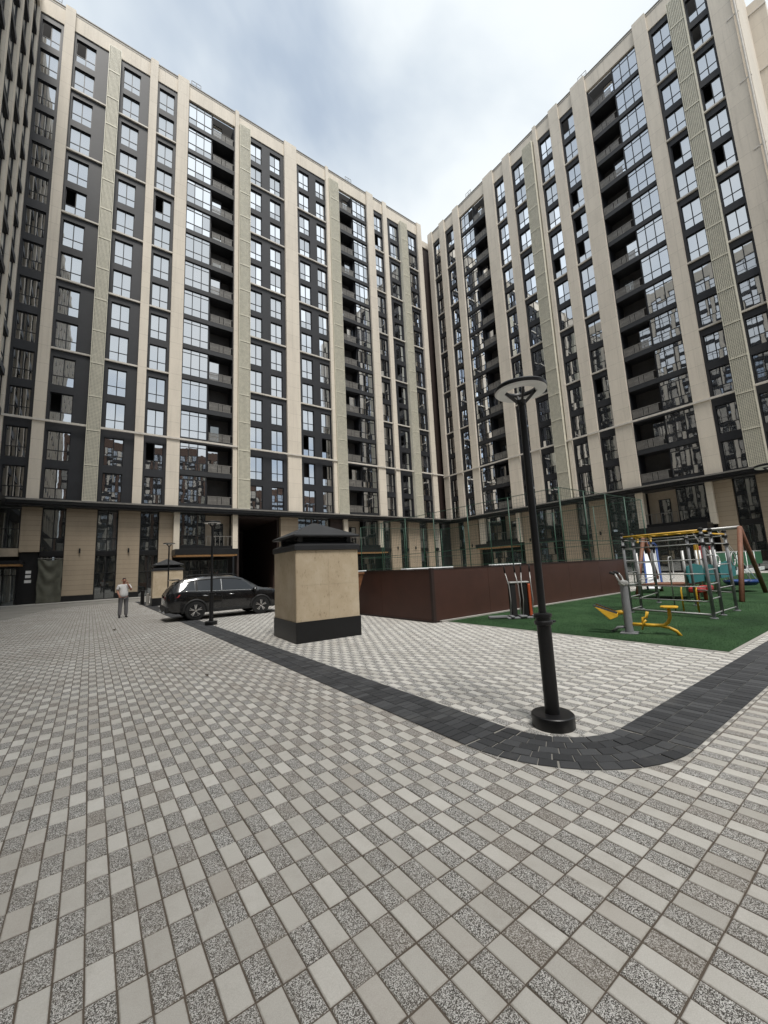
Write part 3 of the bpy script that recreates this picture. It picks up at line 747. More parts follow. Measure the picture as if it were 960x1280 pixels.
# ---------------------------------------------------------------- street lamps
def make_lamp(label, loc):
    t = thing('street_lamp', label, 'street lamp', loc, group='ring-headed courtyard lamps')
    o = MB().lathe([(.0, 0), (.195, 0), (.20, .008), (.20, .112), (.192, .12), (.0, .12)], 40, caps=False).build('base', 'black_metal', t); smooth_auto(o)
    o = MB().lathe([(.069, .12), (.069, .98)], 24).build('lower_pole', 'black_metal', t); smooth_auto(o)
    o = MB().lathe([(.070, .965), (.088, .97), (.091, 1.0), (.074, 1.012), (.074, 1.04), (.088, 1.046), (.088, 1.075), (.04, 1.085)], 28).build('collar', 'black_metal', t); smooth_auto(o)
    MB().tube([(.09, -.02, .99), (.15, -.035, .985)], .014, 8).build('latch', 'black_metal', t, smooth=True)
    o = MB().lathe([(.038, 1.08), (.036, 3.30), (.046, 3.305), (.046, 3.36), (.0, 3.365)], 20).build('upper_pole', 'black_metal', t); smooth_auto(o)
    for k_ in range(4):
        a = R(45 + 90 * k_); c, s_ = math.cos(a), math.sin(a)
        MB().bar((c * .03, s_ * .03, 3.33), (c * .17, s_ * .17, 3.475), .022, .03).build('arm', 'black_metal', t)
    h = MB().lathe([(.150, 3.468), (.146, 3.49), (.16, 3.515), (.268, 3.515), (.28, 3.50), (.278, 3.468), (.272, 3.465), (.156, 3.465), (.150, 3.468)], 48, caps=False).build('ring_head', 'black_metal', t); smooth_auto(h)
    d = MB().lathe([(.154, 3.464), (.168, 3.448), (.258, 3.448), (.274, 3.464)], 48, caps=False).build('diffuser', 'lamp_white', h); smooth_auto(d)
    return t
make_lamp('tall black ring-headed lamp in front, standing at the bend of the dark border', (3.74, 2.43, 0))
L2 = make_lamp('black ring-headed lamp standing in front of the parked black car', (3.37, 14.7, 0))
L3 = make_lamp('slim far black ring-headed lamp in front of the small distant vent shaft', (3.36, 24.2, 0))
L4 = make_lamp('black ring-headed lamp whose head peeks in at the right edge', (12.17, 1.87, 0))

# ---------------------------------------------------------------- vent shafts
def make_shaft(label, loc, rz):
    t = thing('vent_shaft', label, 'vent shaft', loc, rz, group='stone-clad vent shafts')
    w2 = .815
    MB().box(-w2 + .03, w2 - .03, -w2 + .03, w2 - .03, 0, 2.2).build('shaft_core', 'tile_beige', t)
    for sd_ in range(4):
        a = sd_ * math.pi / 2; rot = (0, 0, a); c, s_ = math.cos(a), math.sin(a)
        key = 'plinth'
        if key not in CACHE: CACHE[key] = MB().box(-w2 - .028, w2 + .015, -.03, 0, 0, .47).mesh('plinth_slab', 'black_metal')
        link('plinth_slab', CACHE[key], t, (s_ * w2, -c * w2, 0), rot)
        hh = 1.65 / 2
        for i in range(2):
            for j in range(2):
                wd = w2
                key = ('stone', 0)
                if key not in CACHE:
                    CACHE[key] = MB().box(0.0014, wd - .0014, -.012, .03, .0014, hh - .0014).mesh('stone_panel', 'travertine')
                x = -w2 + i * wd
                link('stone_panel', CACHE[key], t, (s_ * w2 + c * x, -c * w2 + s_ * x, .472 + j * hh), rot)
    o = MB().box(-w2 - .05, w2 + .05, -w2 - .05, w2 + .05, 2.125, 2.25).build('cornice', 'charcoal_roof', t, bevel=.01)
    e = w2 + .04
    MB().add([(-e, -e, 2.252), (e, -e, 2.252), (e, e, 2.252), (-e, e, 2.252), (-.70, -.70, 2.33), (.70, -.70, 2.33), (.70, .70, 2.33), (-.70, .70, 2.33)],
             [(0, 1, 5, 4), (1, 2, 6, 5), (2, 3, 7, 6), (3, 0, 4, 7), (4, 5, 6, 7)]).build('upstand', 'charcoal_roof', t)
    for sx in (-1, 1):
        for sy in (-1, 1): MB().box(sx * .64 - .05, sx * .64 + .05, sy * .64 - .05, sy * .64 + .05, 2.325, 2.46).build('corner_post', 'charcoal_roof', t)
    for sd_ in range(4):
        a = sd_ * math.pi / 2
        for k_ in range(3):
            if ('lou',) not in CACHE: CACHE[('lou',)] = MB().add([(-.6, -.66, 0), (.6, -.66, 0), (.6, -.59, .05), (-.6, -.59, .05), (-.6, -.66, .008), (.6, -.66, .008), (.6, -.59, .058), (-.6, -.59, .058)], [(0, 1, 2, 3), (4, 5, 6, 7), (0, 1, 5, 4), (2, 3, 7, 6)]).mesh('louvre', 'charcoal_roof')
            link('louvre', CACHE[('lou',)], t, (0, 0, 2.33 + k_ * .055), (0, 0, a))
    r = .87
    MB().add([(-r, -r, 2.455), (r, -r, 2.455), (r, r, 2.455), (-r, r, 2.455), (-r, -r, 2.50), (r, -r, 2.50), (r, r, 2.50), (-r, r, 2.50), (-.05, 0, 2.88), (.05, 0, 2.88)],
             [(3, 2, 1, 0), (0, 1, 5, 4), (1, 2, 6, 5), (2, 3, 7, 6), (3, 0, 4, 7), (4, 5, 9, 8), (5, 6, 9), (6, 7, 8, 9), (7, 4, 8)]).build('roof', 'charcoal_roof', t, bevel=.008)
    return t
make_shaft('large beige stone vent shaft with black plinth and black pyramid roof, in the middle', (4.74, 9.56, 0), R(-4))
make_shaft('small distant beige stone vent shaft behind the parked car', (3.98, 29.2, 0), R(-3))

# ---------------------------------------------------------------- brown court wall
def panel_wall(label, segs, h=1.52):
    t = thing('court_wall', label, 'wall', (segs[0][0][0], segs[0][0][1], 0)); ox, oy = segs[0][0]
    for (x0, y0), (x1, y1), n in segs:
        L_ = math.hypot(x1 - x0, y1 - y0); a = math.atan2(y1 - y0, x1 - x0); pw = L_ / n
        me = MB().box(.004, pw - .004, -.04, .04, .05, h).mesh('wall_panel', 'brown_wall')
        for i in range(n):
            link('wall_panel', me, t, (x0 - ox + math.cos(a) * pw * i, y0 - oy + math.sin(a) * pw * i, 0), (0, 0, a))
        bm_ = MB().box(0, L_, -.07, .07, 0, .05); o = bm_.build('footing', 'brown_dark', t); o.location = (x0 - ox, y0 - oy, 0); o.rotation_euler = (0, 0, a)
        c_ = MB().box(0, L_, -.055, .055, h + .002, h + .03); o = c_.build('top_rail', 'brown_dark', t); o.location = (x0 - ox, y0 - oy, 0); o.rotation_euler = (0, 0, a)
    MB().box(-.05, .05, -.05, .05, 0, h + .04).build('corner_post', 'brown_dark', t)
    return t
panel_wall('low wall of dark brown panels round the sports court', [((8.05, 8.72), (20.4, 8.72), 5), ((8.05, 8.72), (7.95, 21.0), 5)])
k = MB().box(8.2, 20.4, 8.55, 8.65, 0, .05); k.build('wall_kerb', 'concrete', kind='structure')

# ---------------------------------------------------------------- green net enclosure of the court
def net_fence():
    x0, y0, x1, y1, h = 17.5, 9.9, 26.5, 27.0, 5.0
    t = thing('sports_court_fence', 'tall green net enclosure on slender posts behind the brown wall', 'fence', (x0, y0, 0))
    posts = [(x0 + i * (x1 - x0) / 4, y0) for i in range(5)] + [(x0, y0 + i * (y1 - y0) / 6) for i in range(1, 7)] + [(x1, y0 + i * (y1 - y0) / 6) for i in range(1, 7)] + [(x0 + i * (x1 - x0) / 4, y1) for i in range(1, 4)]
    pm = MB().tube([(0, 0, 0), (0, 0, h)], .032, 8).mesh('post', 'green_metal', True)
    for p in posts: link('post', pm, t, (p[0] - x0, p[1] - y0, 0))
    def panel(L_, z1=h):
        m = MB(); n = int(L_ / .17)
        for i in range(n + 1): x = L_ * i / n; m.box(x - .0028, x + .0028, -.003, .003, .1, z1 - .03)
        nz = int((z1 - .1) / .17)
        for i in range(nz + 1): z = .1 + (z1 - .14) * i / nz; m.box(0, L_, -.003, .003, z - .0028, z + .0028)
        return m
    def add(ax, ay, bx, by, n):
        L_ = math.hypot(bx - ax, by - ay) / n; a = math.atan2(by - ay, bx - ax); m = panel(L_); me = m.mesh('net_panel', 'net_green')
        rm = MB().tube([(0, 0, 0), (L_, 0, 0)], .016, 6).mesh('rail', 'green_metal')
        for i in range(n):
            l = (ax - x0 + math.cos(a) * L_ * i, ay - y0 + math.sin(a) * L_ * i, 0)
            o = link('net_panel', me, t, l, (0, 0, a)); [link('rail', rm, t, (l[0], l[1], z), (0, 0, a)) for z in (h, h * .5, 1.6, .1)]
    add(x0, y0, x1, y0, 4); add(x0, y0, x0, y1, 6); add(x1, y0, x1, y1, 6); add(x0, y1, x1, y1, 4)
net_fence()
# pale low parapets and benches seen over the brown wall
for i, (a, b, y, lab) in enumerate(((13.5, 17.0, 16.5, 'long pale concrete bench beyond the brown wall, left of the lamp'), (21.6, 24.5, 17.2, 'short pale concrete bench beyond the brown wall, right of the lamp'), (12.8, 14.6, 22.0, 'distant pale concrete bench beyond the brown wall by the far wing'))):
    t = thing('concrete_bench', lab, 'bench', (a, y, 0))
    MB().box(0, b - a, 0, .5, 1.42, 1.56).build('seat', 'white_plastic', t, bevel=.02)
    for xx in (.2, (b - a) * .5, b - a - .5): MB().box(xx, xx + .3, .05, .45, 0, 1.42).build('support', 'concrete', t)

# ---------------------------------------------------------------- parked car
def make_car():
    t = thing('parked_car', 'black five-door suv parked on the pavers behind the lamp', 'car', (4.58, 17.75, 0), R(-1))
    st = np.array([(-2.24, .52, .95, 1.02, .74, .60), (-2.18, .36, 1.02, 1.11, .85, .66), (-2.05, .30, 1.07, 1.28, .91, .66), (-1.86, .27, 1.10, 1.46, .935, .64), (-1.6, .26, 1.10, 1.55, .945, .65), (-1.1, .25, 1.07, 1.615, .945, .665),
                   (-.4, .25, 1.045, 1.645, .94, .67), (.2, .25, 1.03, 1.62, .94, .67), (.55, .25, 1.02, 1.53, .94, .67), (.9, .25, 1.01, 1.34, .94, .69), (1.2, .25, 1.0, 1.14, .935, .76), (1.4, .25, .99, 1.08, .93, .80),
                   (1.8, .26, .96, 1.03, .91, .76), (2.1, .30, .89, .94, .84, .68), (2.24, .40, .74, .79, .72, .57)])
    def stn(x): return [np.interp(x, st[:, 0], st[:, k_]) for k_ in range(1, 6)]
    def sec(x):
        zb, be, tp_, w_, wt = stn(x)
        return [(w_ * .84, zb), (w_ * .97, zb + .07), (w_ * 1.0, zb + .22), (w_ * 1.005, (zb + be) / 2 + .06), (w_ * .985, be - .05), (w_ * .965, be), (wt + .035, tp_ - .11), (wt - .02, tp_ - .035), (wt * .75, tp_), (0, tp_ + .015)]
    xs = np.linspace(-2.24, 2.24, 57); rows_ = []
    for x in xs:
        q = sec(x); rows_.append([(x, -y, z) for y, z in q] + [(x, y, z) for y, z in q[-2::-1]])
    n = len(rows_[0]); vs_ = [p for r in rows_ for p in r]; fs_ = []
    for i in range(len(xs) - 1):
        for k_ in range(n - 1): fs_.append((i * n + k_, i * n + k_ + 1, (i + 1) * n + k_ + 1, (i + 1) * n + k_))
        fs_.append((i * n + n - 1, i * n, (i + 1) * n, (i + 1) * n + n - 1))
    fs_.append(tuple(range(n))); fs_.append(tuple((len(xs) - 1) * n + k_ for k_ in range(n - 1, -1, -1)))
    body = MB().add(vs_, fs_).build('body', 'car_paint', t); smooth_auto(body, 35)
    def side(x, f, s_, off):
        zb, be, tp_, w_, wt = stn(x); a = Vector((0, w_ * .965, be)); b = Vector((0, wt + .035, tp_ - .11)); p = a.lerp(b, f)
        nrm = Vector((0, b.z - a.z, a.y - b.y)).normalized(); p += nrm * off; return (x, -p.y * s_, p.z)
    def glass_side(xa, xb, s_, name='side_window', f0=.06, f1=.93, sla=0, slb=0):
        m = MB(); k_ = 8; pts = []
        for i in range(k_ + 1):
            for f in (f0, f1):
                xx = xa + (xb - xa) * i / k_; xx += (sla * (1 - i / k_) + slb * i / k_) * (f - f0)
                pts.append(side(xx, f, s_, .008))
        m.add(pts, [(2 * i, 2 * i + 2, 2 * i + 3, 2 * i + 1) for i in range(k_)]); return m.build(name, 'car_glass', t, smooth=True)
    for s_ in (1, -1):
        glass_side(-1.75, -1.30, s_, sla=.34); glass_side(-1.19, -.36, s_); glass_side(-.27, .98, s_, slb=-.46, f1=.95)
        m = MB(); pts = [side(x, .99, s_, .012) for x in np.linspace(-1.6, .5, 12)]; m.tube(pts, .012, 6).build('window_trim', 'car_trim', t, smooth=True)
        m = MB(); pts = [side(x, .01, s_, .012) for x in np.linspace(-1.8, 1.0, 12)]; m.tube(pts, .009, 6).build('belt_trim', 'chrome', t, smooth=True)
        for px_ in (-1.23, -.315): MB().tube([side(px_, .06, s_, .01), side(px_, .93, s_, .01)], .028, 6).build('pillar_trim', 'chrome' if px_ > -1 else 'car_trim', t)
        MB().tube([(-1.5, -.56 * s_, 1.66), (-1.3, -.57 * s_, 1.70), (.1, -.58 * s_, 1.69), (.35, -.57 * s_, 1.63)], .016, 8).build('roof_rail', 'car_trim', t, smooth=True)
        mir = MB().lathe([(.0, -.11), (.06, -.1), (.085, 0), (.06, .1), (.0, .11)], 12, (.95, -1.03 * s_, 1.04), 'y').build('mirror', 'car_paint', t, smooth=True)
        MB().box(-1.75, 1.8, -s_ * .945 - .012, -s_ * .945 + .012, .27, .37).build('side_skirt', 'car_trim', t, bevel=.01)
        for hx_ in (-1.02, -.05):
            MB().tube([(hx_, -.955 * s_, .90), (hx_ + .2, -.955 * s_, .895)], .014, 6).build('door_handle', 'chrome', t, smooth=True)
        for dx_ in (-1.22, -.31, .92): MB().box(dx_ - .006, dx_ + .006, -s_ * .944 - .002, -s_ * .944 + .002, .38, .92).build('door_gap', 'rubber', t)
        MB().add([(-2.20, -s_ * .72, .93), (-1.80, -s_ * .952, .985), (-1.86, -s_ * .95, .90), (-2.17, -s_ * .86, .82), (-2.265, -s_ * .30, .93), (-2.265, -s_ * .30, .86)],
                 [(0, 1, 2, 3), (4, 0, 3, 5)]).build('tail_light', 'tail_red', t, smooth=True)
    m = MB(); q0 = stn(-1.9); q1 = stn(-2.06)
    MB().add([(-2.165, -.62, 1.06), (-2.165, .62, 1.06), (-1.895, .52, 1.44), (-1.895, -.52, 1.44)], [(0, 1, 2, 3)]).build('rear_window', 'car_glass', t)
    MB().box(-2.06, -1.78, -.56, .56, 1.52, 1.57).build('spoiler', 'car_paint', t, bevel=.02)
    MB().add([(1.24, -.70, 1.12), (1.24, .70, 1.12), (.58, .58, 1.53), (.58, -.58, 1.53)], [(0, 1, 2, 3)]).build('windscreen', 'car_glass', t)
    MB().box(-2.285, -2.12, -.82, .82, .34, .58).build('rear_bumper', 'car_trim', t, bevel=.04)
    MB().box(-2.262, -2.25, -.26, .26, .66, .77).build('number_plate', 'plate_white', t)
    for s_ in (1, -1): MB().tube([(-2.33, -.55 * s_, .36), (-2.2, -.55 * s_, .36)], .045, 10).build('exhaust', 'chrome', t, smooth=True)
    for wx in (-1.27, 1.23):
        for s_ in (1, -1):
            y = -.86 * s_; sg = -s_
            wl = link('wheel', None, t, (wx, y, .36)); wl.empty_display_size = .1
            ty = MB().lathe([(.225, -.10), (.31, -.115), (.352, -.10), (.36, -.05), (.36, .05), (.352, .10), (.31, .115), (.225, .10)], 36, (0, 0, 0), 'y').build('tyre', 'rubber', wl); smooth_auto(ty)
            rm = MB().lathe([(.228, .09 * sg), (.238, .118 * sg), (.225, .122 * sg), (.21, .09 * sg), (.0, .07 * sg)], 32, (0, 0, 0), 'y', caps=False).build('rim', 'car_trim', wl); smooth_auto(rm)
            sp_ = MB()
            for k_ in range(5):
                a = 2 * math.pi * k_ / 5 + .3
                for da in (-.16, .16): sp_.bar((math.cos(a) * .04, .105 * sg, math.sin(a) * .04), (math.cos(a + da) * .222, .112 * sg, math.sin(a + da) * .222), .018, .032)
            sp_.lathe([(.0, .09 * sg), (.045, .09 * sg), (.045, .115 * sg), (.0, .118 * sg)], 14, (0, 0, 0), 'y', caps=False)
            sp_.build('spokes', 'chrome', wl)
            ar = MB()
            pts = [(wx + .41 * math.cos(a), -.945 * s_, .345 + .41 * math.sin(a)) for a in np.linspace(-.15, math.pi + .15, 16)]
            ar.tube(pts, .045, 8).build('wheel_arch', 'car_trim', t, smooth=True)
make_car()

# ---------------------------------------------------------------- person
def skin_obj(name, mat, parent, nodes, edges, root=0, sub=2):
    me = bpy.data.meshes.new(name); me.from_pydata([n_[0] for n_ in nodes], edges, []); me.materials.append(M[mat])
    o = link(name, me, parent); o.modifiers.new('skin', 'SKIN').use_smooth_shade = True
    if not me.skin_vertices: me.attributes.new('skin', 'FLOAT', 'POINT')
    bm = bmesh.new(); bm.from_mesh(me); lay = bm.verts.layers.skin.verify(); bm.verts.ensure_lookup_table()
    for i, n_ in enumerate(nodes):
        r_ = n_[1] if isinstance(n_[1], tuple) else (n_[1], n_[1]); bm.verts[i][lay].radius = r_
        bm.verts[i][lay].use_root = (i == root)
    bm.to_mesh(me); bm.free()
    s_ = o.modifiers.new('sub', 'SUBSURF'); s_.levels = sub; s_.render_levels = sub
    return o
def make_person():
    t = thing('person', 'person in white t-shirt and grey trousers standing with a hand raised to the face', 'person', (1.24, 21.55, 0), R(4))
    # local: faces -Y, x to the viewer's right
    body = [((0, 0, .95), (.13, .10)), ((0, 0, 1.15), (.13, .10)), ((0, 0, 1.36), (.15, .10)), ((0, .01, 1.47), .06), ((0, -.01, 1.53), .055), ((0, -.02, 1.60), (.075, .09)), ((0, -.015, 1.68), (.07, .085)),
            ((-.17, 0, 1.40), .06), ((-.24, .02, 1.16), .045), ((-.19, -.12, 1.00), .036), ((-.17, -.16, .95), .03),
            ((.17, 0, 1.40), .06), ((.28, -.06, 1.18), .045), ((.16, -.16, 1.38), .036), ((.10, -.15, 1.50), .03),
            ((-.09, 0, .88), .085), ((-.11, 0, .50), .06), ((-.12, .01, .10), .04), ((.09, 0, .88), .085), ((.10, -.01, .50), .06), ((.11, .01, .10), .04)]
    ed = [(0, 1), (1, 2), (2, 3), (3, 4), (4, 5), (5, 6), (2, 7), (7, 8), (8, 9), (9, 10), (2, 11), (11, 12), (12, 13), (13, 14), (0, 15), (15, 16), (16, 17), (0, 18), (18, 19), (19, 20)]
    skin_obj('body', 'skin', t, body, ed)
    for sx, hx_, hz, hy in ((-1, -.17, .94, -.16), (1, .09, 1.51, -.15)):
        for k_ in range(5):
            a = (k_ - 2) * .012
            L_ = (.05, .07, .075, .07, .055)[k_]
            dz = -1 if sx < 0 else 1
            MB().tube([(hx_ + a, hy - .005, hz), (hx_ + a * 1.3, hy - .02, hz + dz * L_ * .6), (hx_ + a * 1.4, hy - .01, hz + dz * L_)], [.009, .008, .006], 6).build('finger', 'skin', t, smooth=True)
    sh = [((0, 0, .86), (.18, .135)), ((0, -.01, 1.05), (.185, .145)), ((0, 0, 1.22), (.175, .13)), ((0, 0, 1.38), (.185, .115)), ((0, .005, 1.46), .075), ((-.19, 0, 1.39), .078), ((-.25, .01, 1.20), .07), ((.19, 0, 1.39), .078), ((.265, -.05, 1.23), .07)]
    skin_obj('t_shirt', 'shirt', t, sh, [(0, 1), (1, 2), (2, 3), (3, 4), (3, 5), (5, 6), (3, 7), (7, 8)])
    tr = [((0, 0, .98), (.165, .12)), ((-.10, 0, .84), .11), ((-.115, -.01, .48), .085), ((-.125, .01, .07), .075), ((.10, 0, .84), .11), ((.11, -.01, .48), .085), ((.12, .01, .07), .075)]
    skin_obj('trousers', 'trousers', t, tr, [(0, 1), (1, 2), (2, 3), (0, 4), (4, 5), (5, 6)])
    for sx in (-.125, .12): skin_obj('shoe', 'rubber', t, [((sx, .05, .05), .045), ((sx * 1.05, -.06, .045), .045), ((sx * 1.15, -.16, .035), .035)], [(0, 1), (1, 2)])
    skin_obj('hair', 'hair', t, [((0, .05, 1.60), (.07, .06)), ((0, .03, 1.68), (.078, .085)), ((0, -.03, 1.725), (.065, .05))], [(0, 1), (1, 2)])
    for sx in (-.03, .03): MB().lathe([(.0, -.008), (.012, -.004), (.012, .004), (.0, .008)], 8, (sx, -.105, 1.635), 'y').build('eye', 'hair', t)
    MB().tube([(0, -.105, 1.635), (0, -.128, 1.60), (0, -.112, 1.595)], [.008, .013, .008], 6).build('nose', 'skin', t, smooth=True)
    MB().box(-.025, .025, -.112, -.098, 1.557, 1.567).build('mouth', 'red_paint', t)
    for sx in (-1, 1): MB().lathe([(.0, -.012), (.025, -.006), (.028, .006), (.0, .012)], 8, (sx * .082, -.01, 1.62), 'y').build('ear', 'skin', t)
make_person()

# ---------------------------------------------------------------- small things round the base of the wings
def tarp():
    t = thing('tarpaulin', 'olive grey tarpaulin hung over the ground-floor window left of the stone panel', 'tarpaulin', (-2.7, 42.9, 0))
    m = MB(); nx, nz = 24, 40; rr = random.Random(2)
    for j in range(nz + 1):
        for i in range(nx + 1):
            u, v_ = i / nx, j / nz; x = -.78 + 1.56 * u; z = .1 + 3.6 * v_
            sag = math.sin(math.pi * u); y = .05 + .07 * math.sin(9 * (v_ + .28 * sag * 1.2) * 2.2) * v_ * (0.35 + sag) + .05 * math.sin(u * 11 + v_ * 2) * (1 - v_)
            m.v.append((x + .03 * math.sin(z * 3), y, z - .12 * sag * v_))
    for j in range(nz):
        for i in range(nx): a = j * (nx + 1) + i; m.f.append((a, a + 1, a + nx + 2, a + nx + 1))
    o = m.build('sheet', 'tarp', t, smooth=True); s_ = o.modifiers.new('th', 'SOLIDIFY'); s_.thickness = .01
    MB().tube([(-.82, .05, 3.72), (.82, .05, 3.72)], .02, 8).build('rod', 'rail_grey', t)
tarp()
for i, (z, w_, lab) in enumerate(((2.55, .34, 'top one of three white notices on the dark wall by the left door'), (2.2, .34, 'middle one of three white notices on the dark wall by the left door'), (1.8, .42, 'bottom and widest of three white notices on the dark wall by the left door'))):
    t = thing('notice', lab, 'notice', (-4.1, 43.59, z), group='notices by the left door')
    MB().box(-w_ / 2, w_ / 2, -.012, 0, 0, .24).build('sheet', 'white_paper', t)
    MB().box(-w_ / 2 - .01, w_ / 2 + .01, -.018, -.013, .235, .25).build('clip', 'rail_grey', t)
def bollard(label, loc, h, r_, mat):
    t = thing('bollard', label, 'bollard', loc)
    o = MB().lathe([(r_ * 1.5, 0), (r_ * 1.5, .03), (r_, .035), (r_, h - .05)], 16).build('post', mat, t); smooth_auto(o)
    o = MB().lathe([(r_ * 1.05, h - .049), (r_ * 1.05, h - .02), (r_ * .7, h), (0, h + .005)], 16).build('cap', mat, t); smooth_auto(o)
bollard('black bollard left of the small distant vent shaft', (2.85, 31.2, 0), .95, .11, 'black_metal')
bollard('pale grey bollard against the corner of the small distant vent shaft', (3.02, 29.9, 0), .75, .09, 'concrete')
def leaf(label, loc, s_):
    m = MB(); pts = []
    for i in range(7):
        u = i / 6; w_ = .035 * math.sin(math.pi * min(1, u * .95 + .05)) + .002
        for q in (-1, 0, 1): pts.append((u * .16, q * w_, .02 + .025 * abs(q) * math.sin(u * 3) + .015 * math.sin(u * 5)))
    m.add(pts, [(3 * i + k_, 3 * i + k_ + 1, 3 * i + 4 + k_, 3 * i + 3 + k_) for i in range(6) for k_ in (0, 1)])
    o = m.build('fallen_leaf', 'leaf_brown', None, smooth=True, label=label, cat='leaf', group='fallen leaves'); o.location = loc; o.scale = (s_, s_, s_)
    o.rotation_euler = (0, 0, loc[0] * 7); md = o.modifiers.new('th', 'SOLIDIFY'); md.thickness = .002
leaf('curled brown leaf on the pavers beyond the middle of the drive', (.7, 16.3, 0), 1.1)
leaf('curled brown leaf on the pavers in the middle of the drive', (1.6, 7.3, 0), .6)
def rusty():
    t = thing('rusty_skip', 'rusty brown metal hopper between the large vent shaft and the brown wall', 'skip', (7.0, 12.3, 0))
    MB().add([(-.45, -.4, .55), (.45, -.4, .55), (.45, .4, .55), (-.45, .4, .55), (-.7, -.55, 1.48), (.68, -.55, 1.48), (.68, .55, 1.48), (-.7, .55, 1.48)],
             [(3, 2, 1, 0), (0, 1, 5, 4), (1, 2, 6, 5), (2, 3, 7, 6), (3, 0, 4, 7)]).build('hopper', 'rust', t)
    for sx in (-1, 1):
        for sy in (-1, 1): MB().tube([(sx * .4, sy * .35, 0), (sx * .4, sy * .35, .6)], .04, 8).build('leg', 'black_metal', t)
    MB().tube([(-.7, -.55, 1.48), (.68, -.55, 1.48), (.68, .55, 1.48), (-.7, .55, 1.48), (-.7, -.55, 1.48)], .03, 8).build('rim', 'rust', t)
rusty()

# ---------------------------------------------------------------- fitness and play equipment
def fitness_bike():
    t = thing('fitness_bike', 'yellow and grey outdoor exercise bike on the turf, nearest the paving', 'exercise bike', (9.3, 4.03, 0), math.atan2(-.77, .23))
    # local +x runs from the post to the rider's seat
    o = MB().lathe([(.085, 0), (.082, .02), (.075, 1.02), (.0, 1.02)], 20).build('post', 'grey_paint', t); smooth_auto(o)
    o = MB().lathe([(.09, 1.02), (.10, 1.05), (.085, 1.10), (.0, 1.13)], 20).build('post_cap', 'silver_tube', t); smooth_auto(o)
    for s_ in (1, -1): MB().tube([(.0, 0, 1.03), (.02, s_ * .12, 1.02), (-.02, s_ * .26, 1.06), (-.06, s_ * .32, 1.18), (-.10, s_ * .27, 1.26)], .02, 8).build('handlebar', 'silver_tube', t, smooth=True)
    for s_ in (1, -1): MB().tube([(-.10, s_ * .27, 1.26), (-.20, s_ * .25, 1.30)], .028, 8).build('grip', 'rubber', t, smooth=True)
    MB().tube([(.05, 0, .20), (.45, 0, .19), (.62, 0, .20), (.70, 0, .26), (.74, 0, .36), (.74, 0, .55)], .034, 10).build('seat_stem', 'yellow_paint', t, smooth=True)
    MB().tube([(.55, 0, .19), (.70, 0, .16), (.82, 0, .09), (.88, 0, .0)], .032, 10).build('rear_foot', 'yellow_paint', t, smooth=True)
    MB().prism([(.60, -.07), (.66, -.13), (.86, -.15), (.90, -.08), (.90, .08), (.86, .15), (.66, .13), (.60, .07)], .55, .585).build('seat', 'yellow_paint', t, bevel=.012)
    MB().tube([(.26, 0, .19), (.27, .05, .33), (.33, .05, .34), (.36, .05, .46)], .028, 8).build('lever', 'yellow_paint', t, smooth=True)
    MB().tube([(.24, -.06, .10), (.28, -.06, .24), (.33, -.05, .30)], .02, 8).build('strut', 'yellow_paint', t, smooth=True)
    MB().tube([(-.03, 0, .45), (-.22, 0, .42)], .05, 10).build('crank_housing', 'yellow_paint', t, smooth=True)
    for s_ in (1, -1):
        p = MB().add([(-.16, s_ * .05, .44), (-.62, s_ * .10, .60), (-.58, s_ * .26, .58), (-.16, s_ * .2, .42), (-.16, s_ * .05, .38), (-.36, s_ * .10, .30), (-.30, s_ * .24, .30), (-.16, s_ * .2, .36)],
                 [(0, 1, 2, 3), (4, 7, 6, 5), (0, 4, 5, 1), (1, 5, 6, 2), (2, 6, 7, 3), (3, 7, 4, 0)]).build('pedal_shroud', 'yellow_paint', t, bevel=.01)
        MB().add([(-.17, s_ * .05, .452), (-.63, s_ * .10, .612), (-.59, s_ * .26, .592), (-.17, s_ * .2, .432), (-.17, s_ * .05, .445), (-.63, s_ * .10, .605), (-.59, s_ * .26, .585), (-.17, s_ * .2, .425)], [(0, 1, 2, 3), (4, 5, 6, 7), (0, 1, 5, 4), (1, 2, 6, 5), (2, 3, 7, 6), (3, 0, 4, 7)]).build('pedal_tread', 'rubber', p)
    MB().tube([(-.05, 0, .14), (-.20, .0, .12), (-.32, 0, .02)], .03, 8).build('front_foot', 'grey_paint', t, smooth=True)
    MB().prism([(-.16, -.16), (.16, -.16), (.16, .16), (-.16, .16)], .012, .03).build('base_plate', 'grey_paint', t)
fitness_bike()
def elliptical():
    t = thing('elliptical_trainer', 'black and red outdoor ski walker with four poles beside the brown wall', 'exercise machine', (10.2, 7.35, 0), R(-38))
    t.scale = (.72, 1, 1)
    for i, x in enumerate((-.26, .20)):
        MB().box(x - .11, x + .11, -.14, .14, .06, 1.02).build('housing', 'rubber' if i == 0 else 'black_metal', t, bevel=.03)
    MB().prism([(.33, -.15), (.45, -.15), (.45, .15), (.33, .15)], .06, .98).build('side_plate', 'orange_paint', t, bevel=.03)
    MB().box(-.38, .40, -.16, .16, 1.0, 1.05).build('top_cap', 'silver_tube', t, bevel=.02)
    for x, d in ((-.42, -.10), (-.05, -.07), (.08, .05), (.46, .02)):
        MB().tube([(x, -.1, .08), (x + .01, -.2, .55), (x, -.16, .95), (x + d, -.1, 1.32)], .02, 8).build('pole', 'silver_tube', t, smooth=True)
        MB().tube([(x + d, -.1, 1.32), (x + d * 1.2, -.1, 1.55)], .03, 8).build('grip', 'rubber', t, smooth=True)
        MB().box(x - .07, x + .07, -.35, .0, .06, .10).build('foot_plate', 'grey_paint', t, bevel=.01)
    MB().box(-.6, .6, -.3, .3, .012, .055).build('base', 'grey_paint', t, bevel=.01)
    MB().box(-1.3, -.55, -.12, .05, .03, .09).build('step', 'grey_paint', t, bevel=.01)
elliptical()
